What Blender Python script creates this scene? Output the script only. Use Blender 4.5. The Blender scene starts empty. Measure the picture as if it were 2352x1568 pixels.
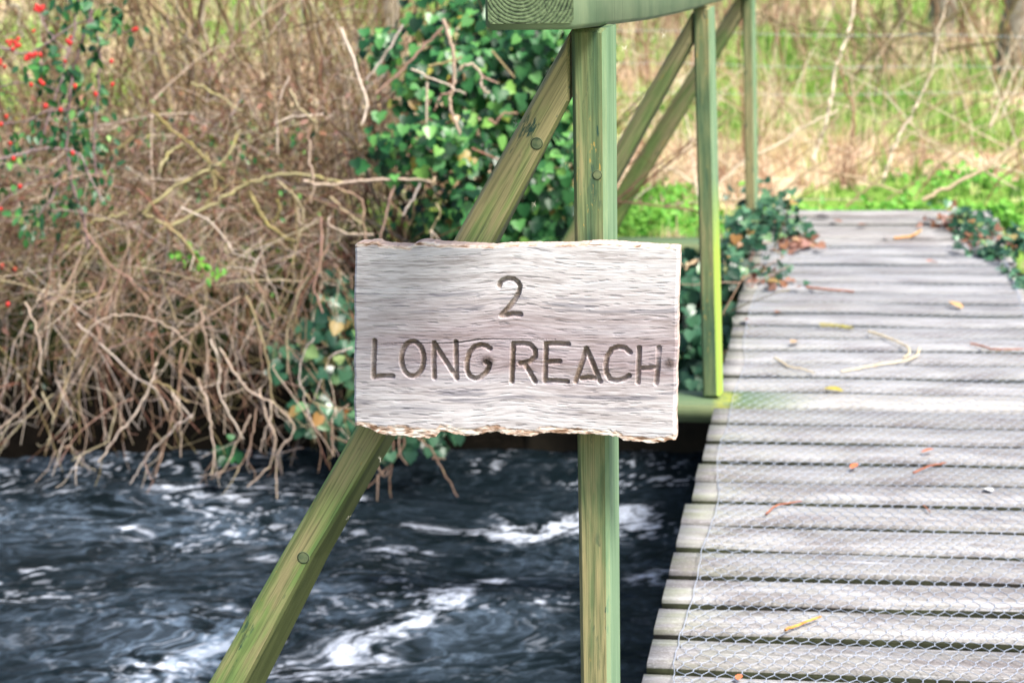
import bpy, math, random
import numpy as np
from mathutils import Vector, Matrix, Quaternion
R = math.radians
rnd = random.Random(7)
rng = np.random.default_rng(11)
scene = bpy.context.scene
col = scene.collection

# ------------------------------------------------------------------ camera
FPX = 5004.0                       # focal length in units of a 2352 px wide frame
EYE = 1.206
PHI = math.atan(1091 / FPX)        # pitch down
ROLL = 0.02
cam_d = bpy.data.cameras.new("camera")
cam = bpy.data.objects.new("camera", cam_d)
col.objects.link(cam)
cam_d.sensor_width = 36.0
cam_d.lens = FPX / 2352 * 36.0
cam_d.clip_start = 0.05
cam_d.clip_end = 500
_fw = Vector((0, math.cos(PHI), -math.sin(PHI)))
_up = Vector((0, math.sin(PHI), math.cos(PHI)))
_rt = Vector((1, 0, 0))
CR = _rt * math.cos(ROLL) - _up * math.sin(ROLL)
CU = _up * math.cos(ROLL) + _rt * math.sin(ROLL)
CF = _fw
CO = Vector((0, 0, EYE))
m = Matrix((CR, CU, -CF)).transposed().to_4x4()
m.translation = CO
cam.matrix_world = m
cam_d.dof.use_dof = True
cam_d.dof.focus_distance = 2.66
cam_d.dof.aperture_fstop = 9.0
scene.camera = cam

# ------------------------------------------------------------------ light
SUN_EL, SUN_AZ = R(55), R(135)     # azimuth clockwise from +Y (north): behind the viewer, to the right
world = bpy.data.worlds.new("World")
scene.world = world
world.use_nodes = True
wn = world.node_tree
wn.nodes.clear()
wo = wn.nodes.new("ShaderNodeOutputWorld")
wb = wn.nodes.new("ShaderNodeBackground")
ws = wn.nodes.new("ShaderNodeTexSky")
ws.sky_type = 'NISHITA'
ws.sun_disc = False
ws.sun_elevation = SUN_EL
ws.sun_rotation = SUN_AZ
ws.air_density = 1.0
ws.dust_density = 4.0
ws.ozone_density = 1.0
wb.inputs[1].default_value = 0.095
wn.links.new(ws.outputs[0], wb.inputs[0])
wn.links.new(wb.outputs[0], wo.inputs[0])
sun_d = bpy.data.lights.new("sun", 'SUN')
sun_d.energy = 3.1
sun_d.angle = R(16)
sun_d.color = (1.0, 0.95, 0.88)
sun = bpy.data.objects.new("sun", sun_d)
col.objects.link(sun)
sd = Vector((math.sin(SUN_AZ) * math.cos(SUN_EL), math.cos(SUN_AZ) * math.cos(SUN_EL), math.sin(SUN_EL)))
sun.rotation_euler = sd.to_track_quat('Z', 'Y').to_euler()
scene.view_settings.view_transform = 'Standard'
scene.view_settings.look = 'None'
scene.view_settings.exposure = 1.08
scene.view_settings.gamma = 1.0
scene.view_settings.use_curve_mapping = False
scene.render.engine = 'CYCLES'
scene.cycles.max_bounces = 6
scene.cycles.transparent_max_bounces = 4
scene.cycles.use_denoising = True

# ------------------------------------------------------------------ maths helpers
def ray(px, py):
    return CF + CR * ((px - 1176) / FPX) - CU * ((py - 784) / FPX)
def at_depth(px, py, z):           # a measured direction at a measured distance
    return CO + ray(px, py) * z
def on_plane(px, py, z=0.0):       # where that direction meets a horizontal level
    d = ray(px, py)
    return CO + d * ((z - EYE) / d.z)
PSI = R(8.714)
BU = Vector((math.sin(PSI), math.cos(PSI), 0))     # along the bridge
BW = Vector((math.cos(PSI), -math.sin(PSI), 0))    # across the bridge, to the right
BM = Matrix((BW, BU, Vector((0, 0, 1)))).transposed().to_4x4()
DL, DR = -0.278, 0.522             # deck edges across
PITCH = 0.1515

def _hash(ix, iy, iz, s):
    h = (ix * 374761393 + iy * 668265263 + iz * 2147483647 % 1274126177 + s * 974634777) & 0xffffffff
    h = ((h ^ (h >> 13)) * 1274126177) & 0xffffffff
    h = ((h ^ (h >> 16)) * 2246822519) & 0xffffffff
    return ((h ^ (h >> 15)) & 0xffff) / 65535.0
def vnoise(x, y, s=0, z=None):
    x = np.asarray(x, float); y = np.asarray(y, float)
    ix = np.floor(x).astype(np.int64); iy = np.floor(y).astype(np.int64)
    fx = x - ix; fy = y - iy
    fx = fx * fx * fx * (fx * (fx * 6 - 15) + 10); fy = fy * fy * fy * (fy * (fy * 6 - 15) + 10)
    o = 0
    a = _hash(ix, iy, o, s); b = _hash(ix + 1, iy, o, s); c = _hash(ix, iy + 1, o, s); d = _hash(ix + 1, iy + 1, o, s)
    return (a * (1 - fx) + b * fx) * (1 - fy) + (c * (1 - fx) + d * fx) * fy
def fbm(x, y, s=0, o=4, g=0.5):
    t = 0; a = 1; n = 0
    for k in range(o):
        t = t + a * vnoise(x * 2 ** k + 17.3 * k, y * 2 ** k - 9.1 * k, s + k); n += a; a *= g
    return t / n
def sstep(a, b, x):
    t = np.clip((x - a) / (b - a), 0, 1); return t * t * (3 - 2 * t)

# ------------------------------------------------------------------ object helpers
def tag(o, label=None, cat=None, group=None, kind=None):
    if label: o["label"] = label
    if cat: o["category"] = cat
    if group: o["group"] = group
    if kind: o["kind"] = kind
    return o
def link(o, parent=None):
    col.objects.link(o)
    if parent is not None:
        o.parent = parent
    return o
def thing(name, label, cat, loc=(0, 0, 0), group=None, rot=None):
    o = bpy.data.objects.new(name, None)
    o.empty_display_size = 0.1
    link(o); o.location = loc
    if rot: o.rotation_euler = rot
    return tag(o, label, cat, group)
def mesh(name, V, F, mat, parent=None, smooth=False, attrs=None, local=True):
    """V (n,3) array, F (m,k) int array or list of arrays"""
    V = np.asarray(V, np.float32)
    me = bpy.data.meshes.new(name)
    Fs = F if isinstance(F, list) else [F]
    Fs = [np.asarray(f, np.int32) for f in Fs if len(f)]
    if parent is not None and local and parent.type == 'EMPTY':
        mw = (Matrix.Translation(parent.location) @ parent.rotation_euler.to_matrix().to_4x4()).inverted()
        A = np.array(mw)[:3]
        V = V @ A[:, :3].T + A[:, 3]
    me.vertices.add(len(V)); me.vertices.foreach_set("co", np.ascontiguousarray(V, np.float32).ravel())
    nl = sum(f.size for f in Fs); npoly = sum(len(f) for f in Fs)
    me.loops.add(nl); me.loops.foreach_set("vertex_index", np.concatenate([f.ravel() for f in Fs]))
    me.polygons.add(npoly)
    ls = []; o = 0
    for f in Fs:
        ls.append(o + np.arange(len(f)) * f.shape[1]); o += f.size
    me.polygons.foreach_set("loop_start", np.concatenate(ls).astype(np.int32))
    me.update(calc_edges=True)
    me.validate()
    if smooth:
        me.polygons.foreach_set("use_smooth", np.ones(len(me.polygons), bool))
    for k, v in (attrs or {}).items():
        v = np.asarray(v, np.float32)
        if v.ndim == 1:
            a = me.attributes.new(k, 'FLOAT', 'POINT'); a.data.foreach_set("value", v)
        else:
            a = me.attributes.new(k, 'FLOAT_COLOR', 'POINT')
            a.data.foreach_set("color", np.concatenate([v, np.ones((len(v), 1))], 1).astype(np.float32).ravel())
    if mat: me.materials.append(mat)
    ob = bpy.data.objects.new(name, me)
    return link(ob, parent)

class Tubes:
    def __init__(s, k=5): s.V = []; s.F = []; s.n = 0; s.k = k; s.C = []
    def add(s, P, r0, r1=None, col_=0.5):
        P = np.asarray(P, float); n = len(P); k = s.k
        if n < 2: return
        r = np.linspace(r0, r0 if r1 is None else r1, n)
        T = np.gradient(P, axis=0); T /= np.linalg.norm(T, axis=1)[:, None] + 1e-9
        a = np.array([0.3, 0.2, 1.0]) if abs(T[0, 2]) < .9 else np.array([1.0, .1, 0])
        N = np.cross(T, a); N /= np.linalg.norm(N, axis=1)[:, None] + 1e-9
        B = np.cross(T, N)
        t = np.arange(k) * 2 * math.pi / k
        ring = P[:, None] + r[:, None, None] * (N[:, None] * np.cos(t)[None, :, None] + B[:, None] * np.sin(t)[None, :, None])
        i = np.arange(n - 1)[:, None] * k; j = np.arange(k)[None]; j2 = (j + 1) % k
        f = np.stack([i + j, i + j2, i + k + j2, i + k + j], -1).reshape(-1, 4) + s.n
        s.V.append(ring.reshape(-1, 3)); s.F.append(f); s.C.append(np.full(n * k, col_))
        s.n += n * k
    def build(s, name, mat, parent=None):
        return mesh(name, np.concatenate(s.V), np.concatenate(s.F), mat, parent, smooth=True, attrs={"tone": np.concatenate(s.C)})

def smooth_path(pts, n=6, jit=0.0):
    P = [np.array(p, float) for p in pts]
    if len(P) == 2:
        return np.linspace(P[0], P[1], n)
    Q = [2 * P[0] - P[1]] + P + [2 * P[-1] - P[-2]]
    out = []
    for i in range(1, len(Q) - 2):
        for t in np.linspace(0, 1, n, endpoint=False):
            a, b, c, d = Q[i - 1], Q[i], Q[i + 1], Q[i + 2]
            out.append(.5 * ((2 * b) + (c - a) * t + (2 * a - 5 * b + 4 * c - d) * t * t + (3 * b - a - 3 * c + d) * t ** 3))
    out.append(P[-1]); out = np.array(out)
    if jit: out[1:-1] += rng.normal(0, jit, out[1:-1].shape)
    return out

def scatter(T, F, pos, basis, scale):
    """copies of a small leaf template T,F at pos (n,3) with basis (n,3,3 rows x,y,z) scaled"""
    n, k = len(pos), len(T)
    V = np.einsum('kj,njc->nkc', T, basis) * scale[:, None, None] + pos[:, None]
    FF = (F[None] + (np.arange(n) * k)[:, None, None]).reshape(-1, F.shape[1])
    return V.reshape(-1, 3), FF
def basis_from(normal, up):
    z = normal / (np.linalg.norm(normal, axis=1)[:, None] + 1e-9)
    y = up - z * (up * z).sum(1)[:, None]; y /= np.linalg.norm(y, axis=1)[:, None] + 1e-9
    x = np.cross(y, z)
    return np.stack([x, y, z], 1)

# leaf outlines (stem at origin, tip along +y), folded along the midrib
def leaf_template(half):
    pts = [(0, 0)] + half + [(0, 1)] + [(-x, y) for x, y in reversed(half)]
    V = [(x, y, 0.22 * abs(x)- 0.12 * y * y) for x, y in pts] + [(0, .4, -.04)]
    c = len(pts)
    F = [(i, (i + 1) % c, c) for i in range(c)]
    return np.array(V, float), np.array(F)
IVY = leaf_template([(.25, -.16), (.52, -.08), (.66, .16), (.46, .36), (.5, .56), (.2, .74)])
IVY2 = leaf_template([(.22, -.12), (.46, .02), (.5, .32), (.33, .66)])
OVAL = leaf_template([(.2, .15), (.3, .45), (.18, .8)])

# ------------------------------------------------------------------ materials
def new_mat(name):
    m = bpy.data.materials.new(name); m.use_nodes = True
    nt = m.node_tree; b = nt.nodes["Principled BSDF"]
    return m, nt, b
class NB:
    def __init__(s, nt): s.nt = nt
    def n(s, t, **kw):
        o = s.nt.nodes.new(t)
        for k, v in kw.items(): setattr(o, k, v)
        return o
    def l(s, a, b): s.nt.links.new(a, b)
    def coord(s, scale=(1, 1, 1), kind="Object", vec=None, rot=(0, 0, 0)):
        mp = s.n("ShaderNodeMapping"); mp.inputs["Scale"].default_value = scale; mp.inputs["Rotation"].default_value = rot
        if vec is None:
            tc = s.n("ShaderNodeTexCoord"); vec = tc.outputs[kind]
        s.l(vec, mp.inputs[0]); return mp.outputs[0]
    def noise(s, vec, scale=1, detail=4, rough=.5, dist=0):
        t = s.n("ShaderNodeTexNoise"); t.inputs["Scale"].default_value = scale; t.inputs["Detail"].default_value = detail
        t.inputs["Roughness"].default_value = rough; t.inputs["Distortion"].default_value = dist
        s.l(vec, t.inputs["Vector"]); return t.outputs["Fac"]
    def ramp(s, fac, stops, interp='LINEAR'):
        r = s.n("ShaderNodeValToRGB"); r.color_ramp.interpolation = interp
        e = r.color_ramp.elements
        while len(e) < len(stops): e.new(.5)
        for k, (p, c) in enumerate(stops):
            e[k].position = p; e[k].color = (c[0], c[1], c[2], 1) if isinstance(c, (tuple, list)) else (c, c, c, 1)
        s.l(fac, r.inputs[0]); return r.outputs[0]
    def mix(s, fac, a, b, mode='MIX'):
        x = s.n("ShaderNodeMix"); x.data_type = 'RGBA'; x.blend_type = mode
        for sock, v in ((x.inputs[0], fac), (x.inputs[6], a), (x.inputs[7], b)):
            if isinstance(v, bpy.types.NodeSocket): s.l(v, sock)
            elif isinstance(v, (int, float)): sock.default_value = v if sock == x.inputs[0] else (v, v, v, 1)
            else: sock.default_value = (v[0], v[1], v[2], 1)
        return x.outputs[2]
    def math(s, op, a, b=0.0, clamp=False):
        x = s.n("ShaderNodeMath", operation=op); x.use_clamp = clamp
        for k, v in enumerate((a, b)):
            if isinstance(v, bpy.types.NodeSocket): s.l(v, x.inputs[k])
            else: x.inputs[k].default_value = v
        return x.outputs[0]
    def attr(s, name, out="Fac"):
        a = s.n("ShaderNodeAttribute"); a.attribute_name = name; return a.outputs[out]
    def bump(s, h, strength=.3, dist=.002, b=None):
        x = s.n("ShaderNodeBump"); x.inputs["Strength"].default_value = strength; x.inputs["Distance"].default_value = dist
        s.l(h, x.inputs["Height"])
        if b: s.l(x.outputs[0], b.inputs["Normal"])
        return x.outputs[0]

def painted_wood(name, axis='Z', zg=0.0, shift=0.0, lichen=False, side_a=(.12, .23, .125), side_b=(.23, .36, .21), g1=(.12, .205, .10), g2=(.22, .28, .125)):
    m, nt, b = new_mat(name); q = NB(nt)
    sc = {'Z': lambda a, l: (a, a, l), 'X': lambda a, l: (l, a, a), 'Y': lambda a, l: (a, l, a)}[axis]
    info = q.n("ShaderNodeObjectInfo"); tc = q.n("ShaderNodeTexCoord")
    add = q.n("ShaderNodeVectorMath", operation='ADD')
    cmb = q.n("ShaderNodeCombineXYZ")
    q.l(q.math('MULTIPLY', info.outputs["Random"], 13.7), cmb.inputs[0]); q.l(q.math('MULTIPLY', info.outputs["Random"], 7.1), cmb.inputs[2])
    q.l(tc.outputs["Object"], add.inputs[0]); q.l(cmb.outputs[0], add.inputs[1])
    vec = add.outputs[0]
    grain = q.noise(q.coord(sc(330, 6), vec=vec), 1, 5, .65, .9)
    broad = q.noise(q.coord(sc(34, 3.2), vec=vec), 1, 5, .62, .5)
    patch = q.noise(q.coord(sc(13, 3.5), vec=vec), 1, 4, .6)
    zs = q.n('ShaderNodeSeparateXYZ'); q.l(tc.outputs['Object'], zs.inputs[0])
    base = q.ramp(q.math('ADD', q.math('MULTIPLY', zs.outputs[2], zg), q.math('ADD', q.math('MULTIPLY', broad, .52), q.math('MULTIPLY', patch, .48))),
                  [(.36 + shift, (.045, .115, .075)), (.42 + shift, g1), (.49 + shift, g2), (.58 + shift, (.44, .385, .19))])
    c = q.mix(q.ramp(grain, [(.34, .75), (.56, 0)]), base, (.07, .095, .04))
    c = q.mix(q.ramp(grain, [(.55, 0), (.8, .35)]), c, (.34, .38, .2))
    fl = q.math('MULTIPLY', q.ramp(q.noise(q.coord(sc(120, 30), vec=vec), 1, 4, .7), [(.60, 0), (.64, 1)]), q.ramp(q.noise(q.coord(sc(16, 7), vec=vec), 1, 3, .6), [(.52, 0), (.60, 1)]))
    c = q.mix(fl, c, (.50, .36, .10))
    dk = q.math('MULTIPLY', q.ramp(q.noise(q.coord(sc(70, 14), vec=vec), 1, 4, .7), [(.58, 0), (.63, 1)]), q.ramp(patch, [(.48, 0), (.58, 1)]))
    c = q.mix(dk, c, (.035, .09, .065))
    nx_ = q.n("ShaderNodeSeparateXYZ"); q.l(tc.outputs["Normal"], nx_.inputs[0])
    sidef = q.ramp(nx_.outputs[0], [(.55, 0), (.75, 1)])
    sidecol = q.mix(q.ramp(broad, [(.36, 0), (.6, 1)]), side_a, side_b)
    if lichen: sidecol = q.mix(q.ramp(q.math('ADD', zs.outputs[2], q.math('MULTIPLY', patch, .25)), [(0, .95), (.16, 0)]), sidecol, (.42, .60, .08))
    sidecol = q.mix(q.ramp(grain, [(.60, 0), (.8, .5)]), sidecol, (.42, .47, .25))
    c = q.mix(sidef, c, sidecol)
    spk = q.noise(q.coord((900, 900, 900), vec=vec), 1, 2, .5)
    c = q.mix(q.ramp(spk, [(.66, 0), (.72, .35)]), c, (.42, .42, .30))
    q.l(c, b.inputs["Base Color"])
    b.inputs["Roughness"].default_value = .62
    b.inputs["Specular IOR Level"].default_value = .35
    q.bump(q.math('ADD', grain, q.math('MULTIPLY', broad, .6)), .35, .0012, b)
    return m
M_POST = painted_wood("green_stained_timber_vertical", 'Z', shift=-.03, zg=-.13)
M_POST_ALGAE = painted_wood("green_stained_timber_algae", 'Z', shift=.01, lichen=True)
M_BRACE = painted_wood("green_stained_timber_brace", 'Z', zg=.08, shift=-.02, side_a=(.05, .075, .03), side_b=(.15, .18, .07), g1=(.15, .27, .085), g2=(.25, .36, .11))  # dark side colours: shade of the down-facing edge put into the paint
def rail_mat():
    m, nt, b = new_mat("green_stained_handrail"); q = NB(nt)
    v = q.noise(q.coord((3, 60, 2.0)), 1, 5, .65, .3); p = q.noise(q.coord((9, 5, 9)), 1, 4, .6)
    c = q.mix(q.ramp(p, [(.35, 0), (.65, 1)]), (.13, .215, .13), (.23, .31, .19))
    c = q.mix(q.ramp(v, [(.30, .8), (.44, 0)]), c, (.07, .12, .075))
    c = q.mix(q.ramp(v, [(.58, 0), (.75, .5)]), c, (.33, .38, .20))
    q.l(c, b.inputs["Base Color"]); b.inputs["Roughness"].default_value = .65; b.inputs["Specular IOR Level"].default_value = .3
    q.bump(v, .3, .0015, b); return m
M_RAIL = rail_mat()
M_OUT = painted_wood("green_stained_outrigger", 'X', shift=.04)

def end_grain():
    m, nt, b = new_mat("end_grain_green"); q = NB(nt)
    tc = q.n("ShaderNodeTexCoord")
    mp = q.n("ShaderNodeMapping"); mp.inputs["Location"].default_value = (.012, 0, .018); q.l(tc.outputs["Object"], mp.inputs[0])
    w = q.n("ShaderNodeTexWave", wave_type='RINGS', rings_direction='Y'); w.inputs["Scale"].default_value = 78; w.inputs["Distortion"].default_value = 1.6
    w.inputs["Detail"].default_value = 3; w.inputs["Detail Scale"].default_value = 1.0; q.l(mp.outputs[0], w.inputs["Vector"])
    br = q.noise(q.coord((160, 160, 160)), 1, 5, .7)
    pt = q.noise(q.coord((22, 22, 22)), 1, 4, .6)
    k = q.math('MULTIPLY', q.ramp(w.outputs["Fac"], [(.25, 1), (.6, 0)]), q.ramp(br, [(.4, 1), (.7, .35)]))
    k = q.math('MULTIPLY', k, q.ramp(pt, [(.35, .35), (.6, 1)]))
    c = q.mix(q.ramp(br, [(.3, 0), (.7, 1)]), (.07, .12, .055), (.22, .30, .15))
    c = q.mix(q.math('MULTIPLY', k, .85), c, (.012, .02, .010))
    vor = q.n("ShaderNodeTexVoronoi", feature='DISTANCE_TO_EDGE'); q.l(q.coord((9, 1, 14)), vor.inputs["Vector"]); vor.inputs["Scale"].default_value = 2.2
    c = q.mix(q.ramp(vor.outputs["Distance"], [(.002, .9), (.009, 0)]), c, (.008, .012, .008))
    q.l(c, b.inputs["Base Color"]); b.inputs["Roughness"].default_value = .8
    q.bump(q.math('SUBTRACT', br, k), .5, .002, b)
    return m
M_END = end_grain()

def deck_mat():
    m, nt, b = new_mat("weathered_deck_boards"); q = NB(nt)
    g = q.n("ShaderNodeNewGeometry"); rpi = g.outputs["Random Per Island"]
    tc = q.n("ShaderNodeTexCoord"); cmb = q.n("ShaderNodeCombineXYZ"); q.l(q.math('MULTIPLY', rpi, 31), cmb.inputs[0]); q.l(q.math('MULTIPLY', rpi, 17), cmb.inputs[2])
    add = q.n("ShaderNodeVectorMath", operation='ADD'); q.l(tc.outputs["Object"], add.inputs[0]); q.l(cmb.outputs[0], add.inputs[1]); vec = add.outputs[0]
    grain = q.noise(q.coord((7, 190, 190), vec=vec), 1, 6, .65, .4)
    streak = q.noise(q.coord((4, 40, 40), vec=vec), 1, 5, .65, .3)
    stain = q.noise(q.coord((5, 14, 14), vec=vec), 1, 5, .6, .3)
    c = q.mix(rpi, (.275, .272, .28), (.47, .462, .47))
    c = q.mix(q.ramp(streak, [(.30, .75), (.54, 0)]), c, (.17, .16, .155))
    c = q.mix(q.ramp(grain, [(.33, .7), (.52, 0)]), c, (.30, .28, .25))
    c = q.mix(q.ramp(stain, [(.46, 0), (.64, .85)]), c, (.18, .16, .16))
    c = q.mix(q.ramp(grain, [(.56, 0), (.74, .75)]), c, (.87, .88, .92))
    sp = q.noise(q.coord((260, 420, 420), vec=vec), 1, 3, .6)
    c = q.mix(q.ramp(sp, [(.30, .55), (.45, 0)]), c, (.17, .15, .14))
    c = q.mix(q.ramp(sp, [(.58, 0), (.7, .5)]), c, (.88, .87, .88))
    # algae near the left ends; side faces coloured darker so the gaps read dark
    sx = q.n("ShaderNodeSeparateXYZ"); q.l(tc.outputs["Object"], sx.inputs[0])
    edge = q.ramp(q.math('MULTIPLY', q.math('SUBTRACT', sx.outputs[0], DL), 3.0, True), [(0, .6), (.3, .2), (1, .08)])
    al = q.math('MULTIPLY', edge, q.ramp(q.noise(q.coord((9, 24, 24), vec=vec), 1, 4, .6), [(.42, 0), (.62, .9)]))
    c = q.mix(al, c, (.28, .31, .17))
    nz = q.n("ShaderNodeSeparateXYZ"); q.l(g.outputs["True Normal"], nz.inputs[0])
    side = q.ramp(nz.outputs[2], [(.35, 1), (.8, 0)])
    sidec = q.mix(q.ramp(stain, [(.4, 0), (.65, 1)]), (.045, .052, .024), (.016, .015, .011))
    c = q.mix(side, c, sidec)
    q.l(c, b.inputs["Base Color"]); b.inputs["Roughness"].default_value = .72; b.inputs["Specular IOR Level"].default_value = .3
    q.bump(q.math('ADD', grain, q.math('MULTIPLY', streak, .7)), .6, .003, b)
    return m
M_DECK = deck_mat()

def simple(name, c, rough=.7, var=None, scale=30, spec=.3, metal=0, bump=0):
    m, nt, b = new_mat(name); q = NB(nt)
    if var:
        f = q.noise(q.coord((scale,) * 3), 1, 5, .6)
        q.l(q.ramp(f, [(.35, c), (.65, var)]), b.inputs["Base Color"])
        if bump: q.bump(f, bump, .01, b)
    else: b.inputs["Base Color"].default_value = (*c, 1)
    b.inputs["Roughness"].default_value = rough; b.inputs["Specular IOR Level"].default_value = spec; b.inputs["Metallic"].default_value = metal
    return m
def island_mat(name, stops, rough=.5, spec=.4, noise_scale=0, trans=0.0, noise_cols=None, tone=False):
    m, nt, b = new_mat(name); q = NB(nt)
    g = q.n("ShaderNodeNewGeometry")
    c = q.ramp(q.attr("tone") if tone else g.outputs["Random Per Island"], stops)
    if noise_scale:
        f = q.noise(q.coord((noise_scale,) * 3), 1, 4, .6)
        c = q.mix(q.ramp(f, [(.4, 0), (.62, .7)]), c, noise_cols)
    q.l(c, b.inputs["Base Color"]); b.inputs["Roughness"].default_value = rough; b.inputs["Specular IOR Level"].default_value = spec
    if trans:
        t = q.n("ShaderNodeBsdfTranslucent"); q.l(c, t.inputs[0]); mx = q.n("ShaderNodeMixShader"); mx.inputs[0].default_value = trans
        out = nt.nodes["Material Output"]; q.l(b.outputs[0], mx.inputs[1]); q.l(t.outputs[0], mx.inputs[2]); q.l(mx.outputs[0], out.inputs[0])
    return m
M_IVY = island_mat("ivy_leaf", [(0, (.006, .03, .013)), (.35, (.015, .085, .026)), (.65, (.05, .21, .06)), (.88, (.13, .36, .09)), (.965, (.26, .52, .10)), (.985, (.42, .34, .06)), (1, (.26, .12, .05))], .36, .45, trans=.18)
M_IVYD = island_mat("ivy_leaf_bluish", [(0, (.01, .045, .025)), (.5, (.03, .11, .055)), (.85, (.10, .24, .13)), (.95, (.2, .33, .12)), (1, (.4, .15, .05))], .33, .5, trans=.12)
M_ROSELEAF = island_mat("rose_leaf", [(0, (.012, .06, .025)), (.5, (.03, .14, .05)), (.85, (.08, .27, .06)), (1, (.25, .42, .1))], .4, .45, trans=.2)
M_FRESH = island_mat("fresh_leaf", [(0, (.10, .34, .04)), (1, (.25, .55, .08))], .5, .3, trans=.25)
M_DEADLEAF = island_mat("dead_leaf", [(0, (.14, .06, .045)), (.5, (.28, .14, .08)), (.8, (.36, .20, .17)), (1, (.50, .34, .18))], .7, .2, trans=.1)
def twig_mat(name, cols, lich=(.42, .40, .12), lf=.25, hue=None, hue_f=None):
    m, nt, b = new_mat(name); q = NB(nt)
    t = q.attr("tone")
    c = q.ramp(t, cols)
    rp = q.n('ShaderNodeNewGeometry').outputs['Random Per Island']
    c = q.mix(q.ramp(rp, hue_f, 'CONSTANT'), c, q.ramp(rp, hue, 'CONSTANT')) if hue else c
    f = q.noise(q.coord((38, 38, 38)), 1, 4, .6)
    c = q.mix(q.ramp(f, [(.52, 0), (.68, lf)]), c, lich)
    c = q.mix(q.ramp(q.noise(q.coord((120, 120, 120)), 1, 3, .6), [(.35, .4), (.55, 0)]), c, (.10, .06, .045))
    q.l(c, b.inputs["Base Color"]); b.inputs["Roughness"].default_value = .75; b.inputs["Specular IOR Level"].default_value = .2
    return m
M_TWIG = twig_mat("bare_twig_bark", [(0, (.045, .024, .014)), (.35, (.16, .085, .055)), (.65, (.37, .245, .175)), (1, (.84, .72, .60))], lf=.3, hue=[(0, (.32, .30, .11)), (.20, (.26, .08, .06)), (.32, (.50, .45, .44)), (.46, 0)], hue_f=[(0, .5), (.20, .6), (.32, .5), (.46, 0)])
M_STEM = twig_mat("upright_stem_bark", [(0, (.17, .10, .06)), (.5, (.27, .20, .10)), (.8, (.36, .29, .16)), (1, (.46, .42, .34))], lich=(.26, .27, .09), lf=.5)
M_GBR = twig_mat("lichened_branch_bark", [(0, (.30, .25, .10)), (1, (.44, .40, .22))], lich=(.50, .44, .10), lf=.6)
M_BOUGH = twig_mat("olive_bough_bark", [(0, (.10, .085, .04)), (1, (.24, .20, .11))], lich=(.40, .36, .10), lf=.4)
M_STALK = twig_mat("dry_stalk", [(0, (.26, .15, .09)), (.5, (.60, .46, .32)), (1, (.80, .70, .56))], lich=(.5, .42, .2), lf=.3)
M_ROSE = twig_mat("rose_stem", [(0, (.22, .14, .14)), (1, (.36, .27, .28))], lf=.1)
M_HIP = simple("rose_hip_skin", (.62, .02, .018), .3, spec=.5)
M_SOIL = simple("bank_soil", (.02, .015, .01), .9, (.05, .036, .02), 9, .1, bump=.8)
M_CONC = simple("shade_dark_concrete", (.008, .007, .005), .85, (.03, .024, .015), 7, .2, bump=.5)  # shade under the bridge is put into this near-black colour
M_WIRE = simple("galvanised_wire", (.42, .48, .60), .5, spec=.5)
M_FWIRE = simple("fence_wire", (.60, .70, .78), .5)
M_FPOST = simple("fence_post_wood", (.22, .19, .14), .8, (.35, .31, .25), 30)
M_TRUNK = simple("grey_tree_bark", (.13, .11, .08), .85, (.32, .29, .24), 18, .2, bump=.8)

# ------------------------------------------------------------------ setting: one ground sheet, water
WATER = -0.55
BANK = 6.45
def bank_y(x):
    return BANK + .10 * (vnoise(x * 1.3, 0 * x, 5) - .5) + np.where(x > .4, .05, 0)
def ground_z(x, y):
    x = np.asarray(x, float); y = np.asarray(y, float)
    by = bank_y(x)
    far = -.035 + .10 * (fbm(x * .35, y * .35, 3) - .5) * sstep(8.2, 10, y) + .05 * (fbm(x * 1.7, y * 1.7, 8) - .5)
    far = far - .06 * np.exp(-((x - .9) ** 2) / .5) * np.exp(-((y - 7.4) ** 2) / .3)
    far = far + .012 * np.maximum(y - 14, 0)
    nearb = sstep(2.0, 1.3, y)
    far = far - .30 * sstep(7.16, 7.02, y) * sstep(-.35, -.1, x) * sstep(2.6, 2.2, x)
    bed = -1.0
    f = sstep(by - .02, by + .16, y)
    f2 = sstep(by + .1, by + .7, y)
    z = bed + (WATER + .33 - bed) * f + (far - (WATER + .33)) * f2
    z = np.where(y < 4, bed + (-.04 - bed) * nearb, z)
    return z
xs = np.unique(np.concatenate([np.linspace(-4, 4, 200), np.sign(np.linspace(-1, 1, 61)) * (4 + 76 * np.abs(np.linspace(-1, 1, 61)) ** 2)]))
ys = np.unique(np.concatenate([np.linspace(1, 2.4, 15), np.linspace(2.4, 6.2, 10), np.linspace(6.2, 7.6, 60), np.linspace(7.6, 20, 160), np.linspace(20, 120, 40), np.linspace(-30, 1, 16)]))
X, Y = np.meshgrid(xs, ys)
Z = ground_z(X, Y)
nx, ny = len(xs), len(ys)
idx = np.arange(nx * ny).reshape(ny, nx)
GF = np.stack([idx[:-1, :-1], idx[:-1, 1:], idx[1:, 1:], idx[1:, :-1]], -1).reshape(-1, 4)
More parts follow.
